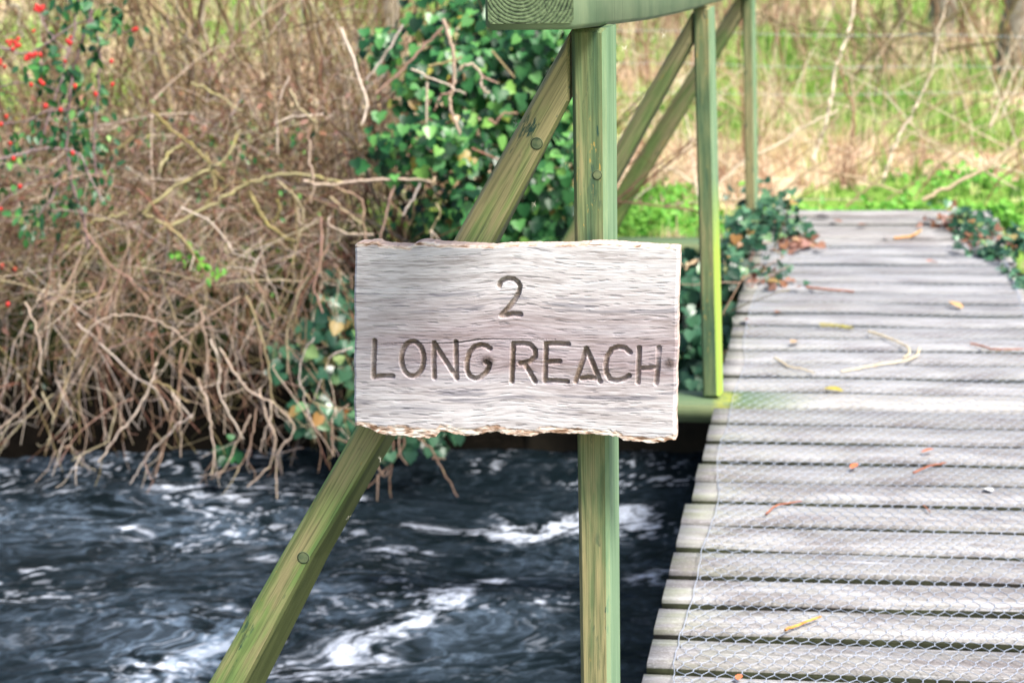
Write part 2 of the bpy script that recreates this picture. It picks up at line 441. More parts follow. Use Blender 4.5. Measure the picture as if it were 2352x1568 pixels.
def ground_mat():
    m, nt, b = new_mat("meadow_ground"); q = NB(nt)
    n1 = q.noise(q.coord((1.1, 1.1, 1.1)), 1, 4, .6); n2 = q.noise(q.coord((7, 7, 7)), 1, 6, .7); n3 = q.noise(q.coord((45, 45, 45)), 1, 4, .7)
    g = q.attr("green")
    straw = q.ramp(n3, [(.3, (.34, .22, .14)), (.5, (.70, .55, .36)), (.7, (.90, .82, .58))])
    grass = q.ramp(n3, [(.3, (.07, .14, .025)), (.5, (.17, .32, .05)), (.7, (.33, .50, .12))])
    f = q.ramp(q.math('ADD', g, q.math('MULTIPLY', q.math('SUBTRACT', n2, .5), .9)), [(.35, 0), (.6, 1)])
    c = q.mix(f, straw, grass)
    c = q.mix(q.attr("soil_shade"), c, q.ramp(n2, [(.3, (.003, .003, .002)), (.7, (.016, .012, .008))]))
    q.l(c, b.inputs["Base Color"]); b.inputs["Roughness"].default_value = .9; b.inputs["Specular IOR Level"].default_value = .1
    q.bump(n3, .6, .02, b)
    return m
def green_amount(x, y):
    """how green the sward is: read off the photograph's own patches"""
    g = .5 + (fbm(x * 1.5 + 3, y * .8, 21, 4) - .5) * 3.0 - .30 * sstep(.1, -.6, x) * sstep(14, 10, y)
    g = g + .55 * np.exp(-((x - .75) / .9) ** 2 - ((y - 7.75) / .35) ** 2)     # lush strip at the end of the deck
    g = g + .5 * np.exp(-((x - .35) / .45) ** 2 - ((y - 7.6) / .5) ** 2)
    g = g + .38 * np.exp(-((x - 2.3) / .9) ** 2 - ((y - 9.0) / 1.6) ** 2)
    g = g - .34 * np.exp(-((x - 1.15) / .5) ** 2 - ((y - 8.9) / .7) ** 2)       # heap of dead stems
    g = g + .25 * sstep(11, 14, y)
    return np.clip(g, 0, 1)
soil_shade = np.maximum(sstep(-.10, -.28, Z), .93 * sstep(-.15, -.35, X) * sstep(8.4, 7.4, Y))  # bank soil plus shade inside the bush, painted into the ground as near-black
ground = mesh("ground", np.stack([X, Y, Z], -1).reshape(-1, 3), GF, ground_mat(), smooth=True,
              attrs={"green": green_amount(X, Y).ravel(), "soil_shade": soil_shade.ravel()})
tag(ground, kind="structure")

# water ------------------------------------------------------------
wx = np.unique(np.concatenate([np.linspace(-40, -1.9, 60), np.linspace(-1.9, 1.5, 560), np.linspace(1.5, 40, 60)]))
wy = np.unique(np.concatenate([np.linspace(1.2, 4.1, 60), np.linspace(4.1, 6.75, 480)]))
X, Y = np.meshgrid(wx, wy)
def rid(x, y, sd, o=3): return 1 - np.abs(fbm(x, y, sd, o) * 2 - 1)
def wnoise(X, Y):
    wxp = X + .16 * (fbm(X * 2.0, Y * 2.8, 31, 5) - .5) * 2; wyp = Y + .16 * (fbm(X * 1.9 + 9, Y * 2.8, 37, 5) - .5) * 2
    big = fbm(wxp * 1.8, wyp * 2.6, 41, 3)
    mid = rid(wxp * 4.2 + 4, wyp * 6.5, 43, 4)
    fine = rid(wxp * 15.0 + 8, wyp * 23, 47, 4)
    return big, mid, fine, wxp, wyp
big, mid, fine, wxp, wyp = wnoise(X, Y)
vis = sstep(3.6, 4.3, Y)
Zw = WATER + (.045 * (big - .5) + (.015 * (mid - .7)) + .010 * (fine - .7))
foam = np.zeros_like(X); haze = np.zeros_like(X)
def blob(px, py, rx, ry, amt, tilt=0.0, soft=0):
    global foam, haze
    c = on_plane(px, py, WATER); a = on_plane(px + rx, py, WATER); b_ = on_plane(px, py - ry, WATER)
    ux = abs(a.x - c.x); uy = abs(b_.y - c.y)
    dx = (wxp - c.x); dy = (wyp - c.y) - tilt * dx
    v = amt * np.exp(-((dx / ux) ** 2 + (dy / uy) ** 2))
    if soft: haze = haze + v
    else: foam = foam + v
for a in [(1180, 1200, 130, 20, 1.6), (1290, 1180, 90, 18, 1.5), (1420, 1200, 80, 28, 1.9), (1085, 1185, 45, 16, 1.0), (1000, 1190, 90, 10, .8), (930, 1255, 60, 10, .7),
          (850, 1262, 60, 12, .8), (1090, 1325, 45, 18, 1.1, .3), (1030, 1375, 55, 22, 1.1, .35), (985, 1400, 60, 26, 1.2, .3), (880, 1440, 80, 28, 1.0, .2), (830, 1490, 80, 40, .9), (1250, 1425, 50, 10, .9, -.4),
          (470, 1128, 70, 14, 1.1), (560, 1150, 55, 10, .9), (265, 1222, 30, 18, 1.1), (620, 1125, 30, 10, .8), (840, 1140, 28, 14, 1.2), (1480, 1320, 60, 22, 1.2, -.2), (1500, 1300, 30, 10, .8),
          (330, 1515, 80, 26, .6), (400, 1500, 110, 34, .62), (700, 1500, 60, 24, .8), (60, 1120, 80, 10, .6), (190, 1130, 80, 10, .6), (560, 1290, 60, 10, .55), (330, 1350, 60, 12, .5), (760, 1540, 70, 20, .7), (455, 1430, 100, 14, .5)]:
    blob(*a)
for a in [(150, 1180, 260, 60, .5), (500, 1210, 260, 60, .4), (380, 1500, 200, 60, 1.3), (150, 1420, 200, 60, .35), (700, 1380, 200, 60, .3), (1000, 1470, 220, 60, .45), (1250, 1260, 200, 60, .3), (120, 1060, 240, 22, .45), (1200, 1520, 200, 50, .2)]:
    blob(*a, soft=1)
st1 = fbm(wxp * 13, wyp * 26, 53, 4); st2 = fbm(wxp * 34, wyp * 62, 55, 3)
tex = np.clip((.6 * st1 + .4 * st2 - .5) * 3.2 + .5, 0, 1.3)
tex = tex * (.45 + .75 * sstep(.35, .62, fbm(wxp * 60, wyp * 95, 67, 2)))
foam_a = (sstep(.14, 1.15, foam * (.04 + 1.25 * tex)) ** 1.1) * (.72 + .28 * sstep(.4, .62, fbm(wxp * 80, wyp * 120, 69, 2)))
speck = sstep(.66, .80, fbm(wxp * 44 + 3, wyp * 70, 59, 2)) * sstep(.50, .66, fbm(wxp * 2.5, wyp * 3, 61, 3)) * .6
streak = sstep(.93, 1.0, rid(wxp * 9 + 1, wyp * 15, 63, 4)) * (.05 + .35 * np.clip(haze, 0, 1)) * sstep(.42, .6, st2)
foam_a = np.clip(np.maximum(foam_a, np.maximum(speck, streak) * vis), 0, 1)
vt = .30 * fbm(wxp * 6, wyp * 9, 65, 5) + .30 * st1 + .25 * st2 + .15 * fine
f1 = sstep(.84, .99, rid(wxp * 7 + 2, wyp * 11, 71, 5)); f2 = sstep(.82, .99, rid(wxp * 17 + 5, wyp * 26, 73, 4)); f3 = sstep(.80, .99, rid(wxp * 38 + 1, wyp * 52, 75, 3))
veil = np.clip((haze * .9 + .10) * (.28 * sstep(.42, .64, vt) + .55 * f1 * sstep(.4, .6, st1) + .60 * f2 * sstep(.38, .6, vt) + .45 * f3 * sstep(.42, .6, st1)), 0, 1)
ix = np.arange(len(wx) * len(wy)).reshape(len(wy), len(wx))
WF = np.stack([ix[:-1, :-1], ix[:-1, 1:], ix[1:, 1:], ix[1:, :-1]], -1).reshape(-1, 4)
def water_mat():
    m, nt, b = new_mat("fast_stream_water"); q = NB(nt)
    fo = q.attr("foam"); ve = q.attr("veil")
    n = q.noise(q.coord((34, 60, 34)), 1, 6, .7, .8)
    n2 = q.noise(q.coord((110, 170, 110)), 1, 3, .6, .5)
    c = q.mix(ve, (.005, .010, .013), (.15, .21, .29))
    fo2 = q.math('MULTIPLY', fo, q.ramp(n2, [(.25, .45), (.6, 1)]), True)
    c = q.mix(fo2, c, (.74, .81, .94))
    q.l(c, b.inputs["Base Color"])
    q.l(q.math('ADD', q.math('MULTIPLY', fo, .5), .20, True), b.inputs["Roughness"])
    b.inputs["IOR"].default_value = 1.33; b.inputs["Specular IOR Level"].default_value = .12
    q.bump(q.math('ADD', n, q.math('MULTIPLY', n2, .35)), .4, .010, b)
    return m
water = mesh("water", np.stack([X, Y, Zw], -1).reshape(-1, 3), WF, water_mat(), smooth=True, attrs={"foam": foam_a.ravel(), "veil": veil.ravel()})
tag(water, kind="structure")

# abutment on the far bank, under the bridge ------------------------------------------------
def rough_block(name, x0, x1, y0, y1, z0, z1, nxg, nzg, amp, mat, parent=None, M=Matrix.Identity(4), seed=1):
    V = []; F = []
    gx = np.linspace(x0, x1, nxg); gz = np.linspace(z0, z1, nzg)
    GX, GZ = np.meshgrid(gx, gz)
    front = y0 + amp * (fbm(GX * 6, GZ * 6, seed, 4) - .5) * 2
    top_b = np.full((1, nxg), y1)
    V = np.concatenate([np.stack([GX, front, GZ], -1).reshape(-1, 3), np.stack([gx, np.full(nxg, y1), np.full(nxg, z1)], -1), np.stack([gx, np.full(nxg, y1), np.full(nxg, z0)], -1)])
    I = np.arange(nxg * nzg).reshape(nzg, nxg)
    T = nxg * nzg + np.arange(nxg); Bm = T + nxg
    F = [np.stack([I[:-1, :-1], I[:-1, 1:], I[1:, 1:], I[1:, :-1]], -1).reshape(-1, 4),
         np.stack([I[-1, :-1], I[-1, 1:], T[1:], T[:-1]], -1), np.stack([T[:-1], T[1:], Bm[1:], Bm[:-1]], -1)]
    side = []
    for kx in (0, nxg - 1):
        for r in range(nzg - 1):
            side.append((I[r, kx], I[r + 1, kx], T[kx] if r >= nzg // 2 else Bm[kx]))
        side.append((T[kx], Bm[kx], I[nzg // 2, kx]))
    A = np.array(M)[:3]
    V = V @ A[:, :3].T + A[:, 3]
    return mesh(name, V, F + [np.array(side)], mat, parent)
ab = rough_block("retaining_wall", -.95, .85, 6.42, 6.95, -1.05, -.085, 60, 30, .03, M_CONC, None, BM, 4)
tag(ab, "shade-darkened brown retaining wall under the far end of the footbridge", "retaining wall")

# ------------------------------------------------------------------ the footbridge
bridge = thing("footbridge", "green stained timber footbridge with grey slatted deck and tall handrail posts", "footbridge", (BU * 4.9)[:], rot=(0, 0, -PSI))
def bworld(V):   # bridge coordinates (across, along, up) -> world
    V = np.asarray(V, float); A = np.array(BM)[:3, :3]
    return V @ A.T
def board(x0, x1, y0, y1, z0, z1, nseg=22, wob=.003, seed=0, bev=.006):
    xs = np.linspace(x0, x1, nseg)
    yf = y0 + wob * (vnoise(xs * 5, 0 * xs, seed) - .5) * 2; yb = y1 + wob * (vnoise(xs * 5, 0 * xs + 3, seed) - .5) * 2
    zt = z1 + .0025 * (vnoise(xs * 3, 0 * xs + 7, seed) - .5) * 2
    prof = [(yf, z0 + 0 * xs), (yf, zt - bev), (yf + bev, zt), (yb - bev, zt), (yb, zt - bev), (yb, z0 + 0 * xs)]
    V = np.stack([np.stack([xs, p[0], p[1]], -1) for p in prof], 1).reshape(-1, 3)   # seg-major
    k = 6; i = np.arange(nseg - 1)[:, None] * k; j = np.arange(k)[None]; j2 = (j + 1) % k
    F = np.stack([i + j, i + k + j, i + k + j2, i + j2], -1).reshape(-1, 4)
    e0 = [(0, 1, 2, 5), (2, 3, 4, 5)]
    b = (nseg - 1) * k
    e1 = [(b + 5, b + 2, b + 1, b + 0), (b + 5, b + 4, b + 3, b + 2)]
    return V, np.concatenate([F, np.array(e0), np.array(e1)])
OUT_U = [2.62, 4.895, 7.02]     # where the outriggers cross
DV, DF, dn = [], [], 0
u = 4.895 - PITCH * 20
for i in range(39):
    uc = 4.895 + (i - 20) * PITCH + rnd.uniform(-.006, .006)
    if uc > 7.66: break
    if min(abs(uc - o) for o in OUT_U[1:2]) < .05: continue
    wd = .1175 + rnd.uniform(-.005, .006)
    e0 = DL + rnd.uniform(-.003, .003) + (-.010 if i < 15 else 0); e1 = DR + rnd.uniform(-.01, .012)
    V, F = board(e0, e1, uc - wd / 2, uc + wd / 2, -.036, rnd.uniform(-.002, .002), seed=i)
    DV.append(V); DF.append(F + dn); dn += len(V)
DECK_END = 7.62
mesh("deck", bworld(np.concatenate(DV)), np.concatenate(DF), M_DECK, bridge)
for x in (-.17, .42):
    V, F = board(-.035, .035, 0, .01, 0, .01, 2)
    xx = np.array([[x - .035, 1.7, -.17], [x + .035, 1.7, -.17], [x + .035, 1.7, -.04], [x - .035, 1.7, -.04], [x - .035, 7.6, -.17], [x + .035, 7.6, -.17], [x + .035, 7.6, -.04], [x - .035, 7.6, -.04]])
    mesh("joist", bworld(xx), np.array([(0, 1, 2, 3), (7, 6, 5, 4), (0, 4, 5, 1), (1, 5, 6, 2), (2, 6, 7, 3), (3, 7, 4, 0)]), M_OUT, bridge)

def beam_local(outline, depth, bev=.004):
    """prism: outline in local (x,z), front at y=0, back at y=depth; small chamfer round the front and back edge"""
    P = np.array(outline, float); n = len(P)
    c = P.mean(0)
    E = np.roll(P, -1, 0) - P; E /= np.linalg.norm(E, axis=1)[:, None]
    area = np.sum(P[:, 0] * np.roll(P[:, 1], -1) - np.roll(P[:, 0], -1) * P[:, 1])
    s = 1 if area > 0 else -1
    N = np.stack([E[:, 1], -E[:, 0]], 1) * s            # outward normals
    Np = np.roll(N, 1, 0)
    off = -(N + Np) / (1 + (N * Np).sum(1))[:, None] * bev
    Q = P + off
    rings = [(Q, 0), (P, bev), (P, depth - bev), (Q, depth)]
    V = np.concatenate([np.stack([r[:, 0], np.full(n, y), r[:, 1]], -1) for r, y in rings])
    F = []
    for k in range(3):
        for i in range(n):
            j = (i + 1) % n
            F.append((k * n + i, k * n + j, (k + 1) * n + j, (k + 1) * n + i))
    caps = [tuple(range(n)), tuple(3 * n + i for i in reversed(range(n)))]
    return V, np.array(F), caps
def place_prism(name, outline_world_px, yaw, zref, depth, mat, parent, bev=.004):
    """outline given as measured directions onto the vertical plane through zref with yaw; local Z runs along the piece"""
    n = Vector((math.sin(yaw), math.cos(yaw), 0)); x = Vector((math.cos(yaw), -math.sin(yaw), 0))
    p0 = zref
    pts = []
    for px, py in outline_world_px:
        d = ray(px, py); t = (p0 - CO).dot(n) / d.dot(n); pts.append(CO + d * t)
    return prism_world(name, pts, n, x, depth, mat, parent, bev)
def prism_world(name, pts, n, x, depth, mat, parent, bev=.004):
    pts = [Vector(p) for p in pts]
    c = sum(pts, Vector()) / len(pts)
    # long axis from the first to the last point side
    L = (pts[0] - pts[1]).normalized() if (pts[0] - pts[1]).length > (pts[1] - pts[2]).length else (pts[1] - pts[2]).normalized()
    if L.z < 0: L = -L
    A = L.cross(n).normalized() * -1                     # local x
    A = n.cross(L).normalized()
    Mx = Matrix((A, n, L)).transposed().to_4x4(); Mx.translation = c
    inv = Mx.inverted()
    loc = [inv @ p for p in pts]
    V, F, caps = beam_local([(q.x, q.z) for q in loc], depth, bev)
    me = bpy.data.meshes.new(name)
    me.from_pydata([tuple(v) for v in V], [], [tuple(f) for f in F] + caps); me.update()
    import bmesh
    bm = bmesh.new(); bm.from_mesh(me); bmesh.ops.recalc_face_normals(bm, faces=bm.faces[:]); bm.to_mesh(me); bm.free()
    me.materials.append(mat)
    o = bpy.data.objects.new(name, me); link(o, parent)
    pm = Matrix.Translation(parent.location) @ parent.rotation_euler.to_matrix().to_4x4() if parent.type == 'EMPTY' else Matrix.Identity(4)
    o.matrix_basis = pm.inverted() @ Mx
    o['_n'] = 0; del o['_n']
    return o, (Mx, n)

POSTS = []
def wpt(px, py, p0, yaw):
    n = Vector((math.sin(yaw), math.cos(yaw), 0)); d = ray(px, py); return CO + d * ((p0 - CO).dot(n) / d.dot(n))
# post: pixel corners of the front face: top-left, top-right, and bottom-left, bottom-right at some row
post_px = [  # (tl, tr, bl, br, zdepth, yaw, side depth, base extension)
    dict(tl=(1311, 66), tr=(1391, 66), bl=(1333, 1560), br=(1402, 1560), z=2.78, yaw=R(13.0), d=.078, low=-.25),
    dict(tl=(1591, 18), tr=(1631, 18), bl=(1614, 912), br=(1651, 912), z=5.0, yaw=R(16), d=.06, low=None),
    dict(tl=(1704, -60), tr=(1729, -60), bl=(1712, 528), br=(1737, 528), z=7.25, yaw=R(15), d=.06, low=None)]
MUP = [M_POST, M_POST, M_POST]
for k, p in enumerate(post_px):
    p0 = at_depth((p['bl'][0] + p['br'][0]) / 2, 900 if k == 0 else p['bl'][1], p['z'])
    q = [wpt(*p['tl'], p0, p['yaw']), wpt(*p['tr'], p0, p['yaw']), wpt(*p['br'], p0, p['yaw']), wpt(*p['bl'], p0, p['yaw'])]
    if p['low'] is not None:      # carry the post down to the bridge beam below the frame
        for i, (a, b) in ((2, (1, 2)), (3, (0, 3))):
            e = (q[b] - q[a]); q[i] = q[a] + e * ((p['low'] - q[a].z) / e.z)
    pts = [q[0], q[3], q[2], q[1]]
    n = Vector((math.sin(p['yaw']), math.cos(p['yaw']), 0)); x = Vector((math.cos(p['yaw']), -math.sin(p['yaw']), 0))
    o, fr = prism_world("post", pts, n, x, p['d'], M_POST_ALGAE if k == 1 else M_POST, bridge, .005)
    POSTS.append((o, fr, p0, p['yaw']))
# braces: (left edge top, right edge top, right edge bottom, left edge bottom) in the plane of their post
brace_px = [
    [(1308, 78), (1308, 243), (760, 1196), (600, 1475), (470, 1700), (365, 1880), (282, 1880), (483, 1566), (815, 985), (1040, 560)],
    [(1589, 30), (1589, 100), (1330, 575), (1150, 905), (1085, 905), (1288, 555)],
    [(1703, -24), (1703, 40), (1447, 470), (1400, 560), (1350, 560), (1425, 420)]]
for k, bp in enumerate(brace_px):
    o, fr, p0, yaw = POSTS[k]
    yw = yaw - R(1.5)
    pp = p0 + Vector((math.sin(yaw), math.cos(yaw), 0)) * .006
    if k == 0:
        bp = [(1308, 78), (1308, 243), (1145, 560), (895, 1005), (607, 1566), (432, 1905), (300, 1905), (483, 1566), (815, 985), (1040, 560)]
        bp = [(1308, 80), (1308, 234), (1134, 561), (881, 1008), (716, 1284), (566, 1568), (388, 1909), (275, 1909), (480, 1566), (645, 1276), (815, 985), (1037, 560)]
    pts = [wpt(*c, pp, yw) for c in bp]
    n = Vector((math.sin(yw), math.cos(yw), 0)); x = Vector((math.cos(yw), -math.sin(yw), 0))
    # long edge direction for the grain
    if k == 0: seq = pts
    else: seq = pts
    cL = (wpt(*bp[0], pp, yw) - wpt(*bp[-1], pp, yw)).normalized()
    c = sum(pts, Vector()) / len(pts)
    A = cL.cross(n) * -1; A = n.cross(cL).normalized()
    Mx = Matrix((A, n, cL)).transposed().to_4x4(); Mx.translation = c; inv = Mx.inverted()
    loc = [inv @ q for q in pts]
    V, F, caps = beam_local([(q.x, q.z) for q in loc], .05, .004)
    if k == 0:      # the lower half is twisted a little and shows more of its edge
        zz = V[:, 2]; t_ = np.clip((zz.max() - zz) / (zz.max() - zz.min()), 0, 1); bk_ = V[:, 1] > .02
        V[:, 0] = np.where(bk_, V[:, 0] + (.024 * t_ - .006 * (1 - t_)), V[:, 0]); V[:, 1] = np.where(bk_, V[:, 1] + .012 * t_, V[:, 1])
    me = bpy.data.meshes.new("brace"); me.from_pydata([tuple(v) for v in V], [], [tuple(f) for f in F] + caps)
    import bmesh
    bm = bmesh.new(); bm.from_mesh(me); bmesh.ops.recalc_face_normals(bm, faces=bm.faces[:]); bm.to_mesh(me); bm.free()
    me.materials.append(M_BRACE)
    ob = bpy.data.objects.new("brace", me); link(ob, bridge)
    ob.matrix_basis = (Matrix.Translation(bridge.location) @ bridge.rotation_euler.to_matrix().to_4x4()).inverted() @ Mx
    if k == 0: BR0 = (ob, Mx, n, pp, yw)
# plugs over the screw holes
M_PLUG = simple("wood_plug_green", (.10, .15, .08), .7, (.20, .24, .12), 160)
M_PLUGRING = simple("plug_gap", (.010, .012, .006), .9)
def plug(px, py, rpx, par, p0, yaw, depthoff):
    c = wpt(px, py, p0, yaw)
    n = Vector((math.sin(yaw), math.cos(yaw), 0)); x = Vector((math.cos(yaw), -math.sin(yaw), 0)); z = Vector((0, 0, 1))
    r = rpx / FPX * (c - CO).length
    k = 26
    def ringv(r, off): return [c + x * (r * math.cos(t)) + z * (r * math.sin(t)) - n * off for t in [2 * math.pi * i / k for i in range(k)]]
    rad = [(r * 1.10, .0002), (r * 1.0, .0007), (r * .93, .0003), (r * .90, .0009)]
    V = []
    for a, b in rad: V += ringv(a, b)
    V.append(c - n * .0011); F = []; mi = []
    for j in range(3):
        for i in range(k): F.append((j * k + i, j * k + (i + 1) % k, (j + 1) * k + (i + 1) % k, (j + 1) * k + i)); mi.append(0 if j == 0 else 1)
    for i in range(k): F.append((3 * k + i, 3 * k + (i + 1) % k, 4 * k)); mi.append(0)
    me = bpy.data.meshes.new("screw_plug"); me.from_pydata([tuple(v) for v in V], [], F)
    me.materials.append(M_PLUG); me.materials.append(M_PLUGRING); me.polygons.foreach_set("material_index", mi)
    o = bpy.data.objects.new("screw_plug", me); link(o, par)
    pw = (Matrix.Translation(bridge.location) @ bridge.rotation_euler.to_matrix().to_4x4()) @ par.matrix_basis
    o.matrix_basis = pw.inverted()
plug(1372, 402, 10.5, POSTS[0][0], POSTS[0][2], POSTS[0][3], 0)
plug(1233, 330, 13.5, BR0[0], BR0[3], BR0[4], 0)
plug(697, 1280, 13.5, BR0[0], BR0[3], BR0[4], 0)

# outriggers: long boards at deck level that carry the brace feet
def m_outrigger():
    m, nt, b = new_mat("outrigger_board"); q = NB(nt)
    tc = q.n("ShaderNodeTexCoord"); sx = q.n("ShaderNodeSeparateXYZ"); q.l(tc.outputs["Object"], sx.inputs[0])
    grain = q.noise(q.coord((7, 190, 190)), 1, 5, .65, .4); patch = q.noise(q.coord((12, 14, 14)), 1, 4, .6)
    green = q.mix(patch, (.13, .20, .09), (.30, .34, .17))
    grey = q.mix(q.ramp(grain, [(.35, 0), (.6, 1)]), (.26, .24, .22), (.56, .54, .52))
    ng = q.n('ShaderNodeSeparateXYZ'); q.l(q.n('ShaderNodeNewGeometry').outputs['True Normal'], ng.inputs[0])
    green = q.mix(q.ramp(ng.outputs[2], [(.3, 0), (.8, 1)]), green, (.10, .17, .085))
    t = q.math('ADD', q.math('MULTIPLY', sx.outputs[0], 6.0), q.math('ADD', .95, q.math('MULTIPLY', patch, .5)), True)
    c = q.mix(t, green, grey)
    # yellow lichen round the foot of the post
    d = q.math('ABSOLUTE', q.math('ADD', sx.outputs[0], .25))
    li = q.math('MULTIPLY', q.ramp(d, [(.012, .8), (.035, 0)]), q.ramp(patch, [(.38, 0), (.55, 1)]))
    c = q.mix(li, c, (.36, .38, .05))
    c = q.mix(q.ramp(grain, [(.3, .5), (.5, 0)]), c, (.14, .15, .07))
    q.l(c, b.inputs["Base Color"]); b.inputs["Roughness"].default_value = .7
    q.bump(grain, .5, .002, b); return m
M_OUTR = m_outrigger()
for k, (uu, x0) in enumerate(zip(OUT_U, (-1.0, -.92, -.85))):
    if k == 0:
        V, F = board(x0, DR, uu - .06, uu + .06, -.20, -.176, nseg=30, seed=90 + k)
        V[:, 2] = np.where(V[:, 2] > -.18, V[:, 2], -.235)
    elif k == 1:
        V, F = board(x0, DR + .002, uu - .058, uu + .058, -.045, .003, nseg=30, seed=90 + k)
    else:
        V, F = board(x0, DL - .012, uu - .05, uu + .05, -.05, .004, nseg=30, seed=93)
    o = mesh("outrigger", bworld(V), F, M_OUTR if k else M_OUT, bridge)

# handrail: gently falling beam, wide near end with bare end grain
ZR = [(2.33, .178), (2.6, .195), (2.88, .212), (3.27, .236), (3.79, .264), (4.36, .2925), (4.88, .316), (5.6, .352), (6.6, .405), (7.6, .46)]
secs = []
for z, dl in ZR:
    secs.append((z, EYE - dl))
wr = -1436 / FPX               # right face, sideways from the vanishing line
RV = []; RWID = .102; RH = .135
def rail_pt(z, lat, h):        # z is depth along the view, lat is metres left of the right face
    vp = ray(1939, -322)
    # point whose picture column is on the measured line and height is h
    c = CO + CF * 0
    p = CO + Vector((BU.x, BU.y, 0)) * (z / (BU.dot(CF))) + BW * (wr / math.cos(PSI) * 1.0)
    p.z = h
    return p - BW * lat
prof = []
for z, h in secs:
    b = .006
    ring = [(0, h + b), (b, h), (RWID - b, h), (RWID, h + b), (RWID, h + RH - .02), (RWID - .02, h + RH), (.02, h + RH), (0, h + RH - .02)]
    RV += [rail_pt(z, l, hh)[:] for l, hh in ring]
n = 8; RF = []
for s in range(len(secs) - 1):
    for i in range(n): RF.append((s * n + i, s * n + (i + 1) % n, (s + 1) * n + (i + 1) % n, (s + 1) * n + i))
rail = mesh("handrail", RV, [np.array(RF), np.array([tuple(reversed(range(8)))]), np.array([tuple((len(secs) - 1) * 8 + i for i in range(8))])], M_RAIL, bridge)
import bmesh
bm = bmesh.new(); bm.from_mesh(rail.data); bmesh.ops.recalc_face_normals(bm, faces=bm.faces[:]); bm.to_mesh(rail.data); bm.free()
# end grain face as its own part, standing 1 mm proud
c0 = [rail_pt(2.329, l, hh) for l, hh in [(.006, secs[0][1] + .007), (RWID - .006, secs[0][1] + .007), (RWID - .003, secs[0][1] + .011), (RWID - .003, secs[0][1] + RH - .022), (RWID - .022, secs[0][1] + RH - .003), (.022, secs[0][1] + RH - .003), (.003, secs[0][1] + RH - .022), (.003, secs[0][1] + .011)]]
eo = mesh("end_grain", [p[:] for p in c0], np.array([tuple(range(8))]), M_END, None)
eo.parent = rail
cc = sum(c0, Vector()) / 8
bw = (Matrix.Translation(bridge.location) @ bridge.rotation_euler.to_matrix().to_4x4())
eo.data.transform(Matrix.Translation(-cc)); eo.data.transform(Matrix.Rotation(PSI, 4, 'Z'))
eo.matrix_basis = bw.inverted() @ Matrix.Translation(cc - BU * .001) @ Matrix.Rotation(-PSI, 4, 'Z')

# ------------------------------------------------------------------ the carved sign
def cpx(cx, cy): return (1380 + cx / 1.7043) * .57422, (940 + cy / 1.7043) * .57422
S_YAW = R(10.5)
S0 = at_depth(1190, 790, 2.735)
sn = Vector((math.sin(S_YAW), math.cos(S_YAW), 0)); sxv = Vector((math.cos(S_YAW), -math.sin(S_YAW), 0))
def sgn(cx, cy):       # measured point -> sign plane coordinates in metres
    p = wpt(*cpx(cx, cy), S0, S_YAW) - S0
    return p.dot(sxv), p.z
top_c = [(65, 66), (90, 58), (140, 60), (180, 50), (215, 52), (240, 70), (300, 76), (440, 82), (470, 62), (520, 50), (600, 56), (640, 68), (760, 70), (880, 78), (1010, 84), (1100, 76), (1200, 72), (1400, 72), (1560, 72), (1660, 62), (1760, 60), (1860, 64), (1960, 74), (2100, 82), (2200, 88), (2275, 92)]
bot_c = [(60, 1290), (110, 1306), (170, 1318), (220, 1350), (300, 1366), (400, 1362), (470, 1378), (560, 1384), (620, 1376), (648, 1340), (700, 1344), (760, 1358), (840, 1368), (900, 1366), (960, 1346), (1030, 1340), (1090, 1358), (1200, 1366), (1290, 1374), (1320, 1350), (1400, 1344), (1500, 1352), (1600, 1354), (1700, 1358), (1780, 1366), (1850, 1370), (1900, 1398), (1990, 1408), (2080, 1416), (2150, 1412), (2200, 1400), (2248, 1396)]
SP = [sgn(*c) for c in top_c]; SB = [sgn(*c) for c in bot_c]
xl_t, xr_t = SP[0][0], SP[-1][0]; xl_b, xr_b = SB[0][0], SB[-1][0]
NXg, NZg = 620, 380
uu_ = np.linspace(0, 1, NXg); vv_ = np.linspace(0, 1, NZg)
def along(u, P):
    x = P[0][0] + u * (P[-1][0] - P[0][0]); return x, np.interp(x, [p[0] for p in P], [p[1] for p in P])
tx, tz = along(uu_, SP); bx, bz = along(uu_, SB)
rag = .0014 * (fbm(uu_ * 90, 0 * uu_, 71, 3) - .5) * 2
tz = tz + rag * .5; bz = bz + rag
GU, GV = np.meshgrid(uu_, vv_)
edge_w = .0016 * (fbm(GV * 14, 0 * GV, 75, 3) - .5) * 2
GX = bx[None] * (1 - GV) + tx[None] * GV + edge_w * (np.abs(GU - .5) * 2) ** 8
GZ = bz[None] * (1 - GV) + tz[None] * GV
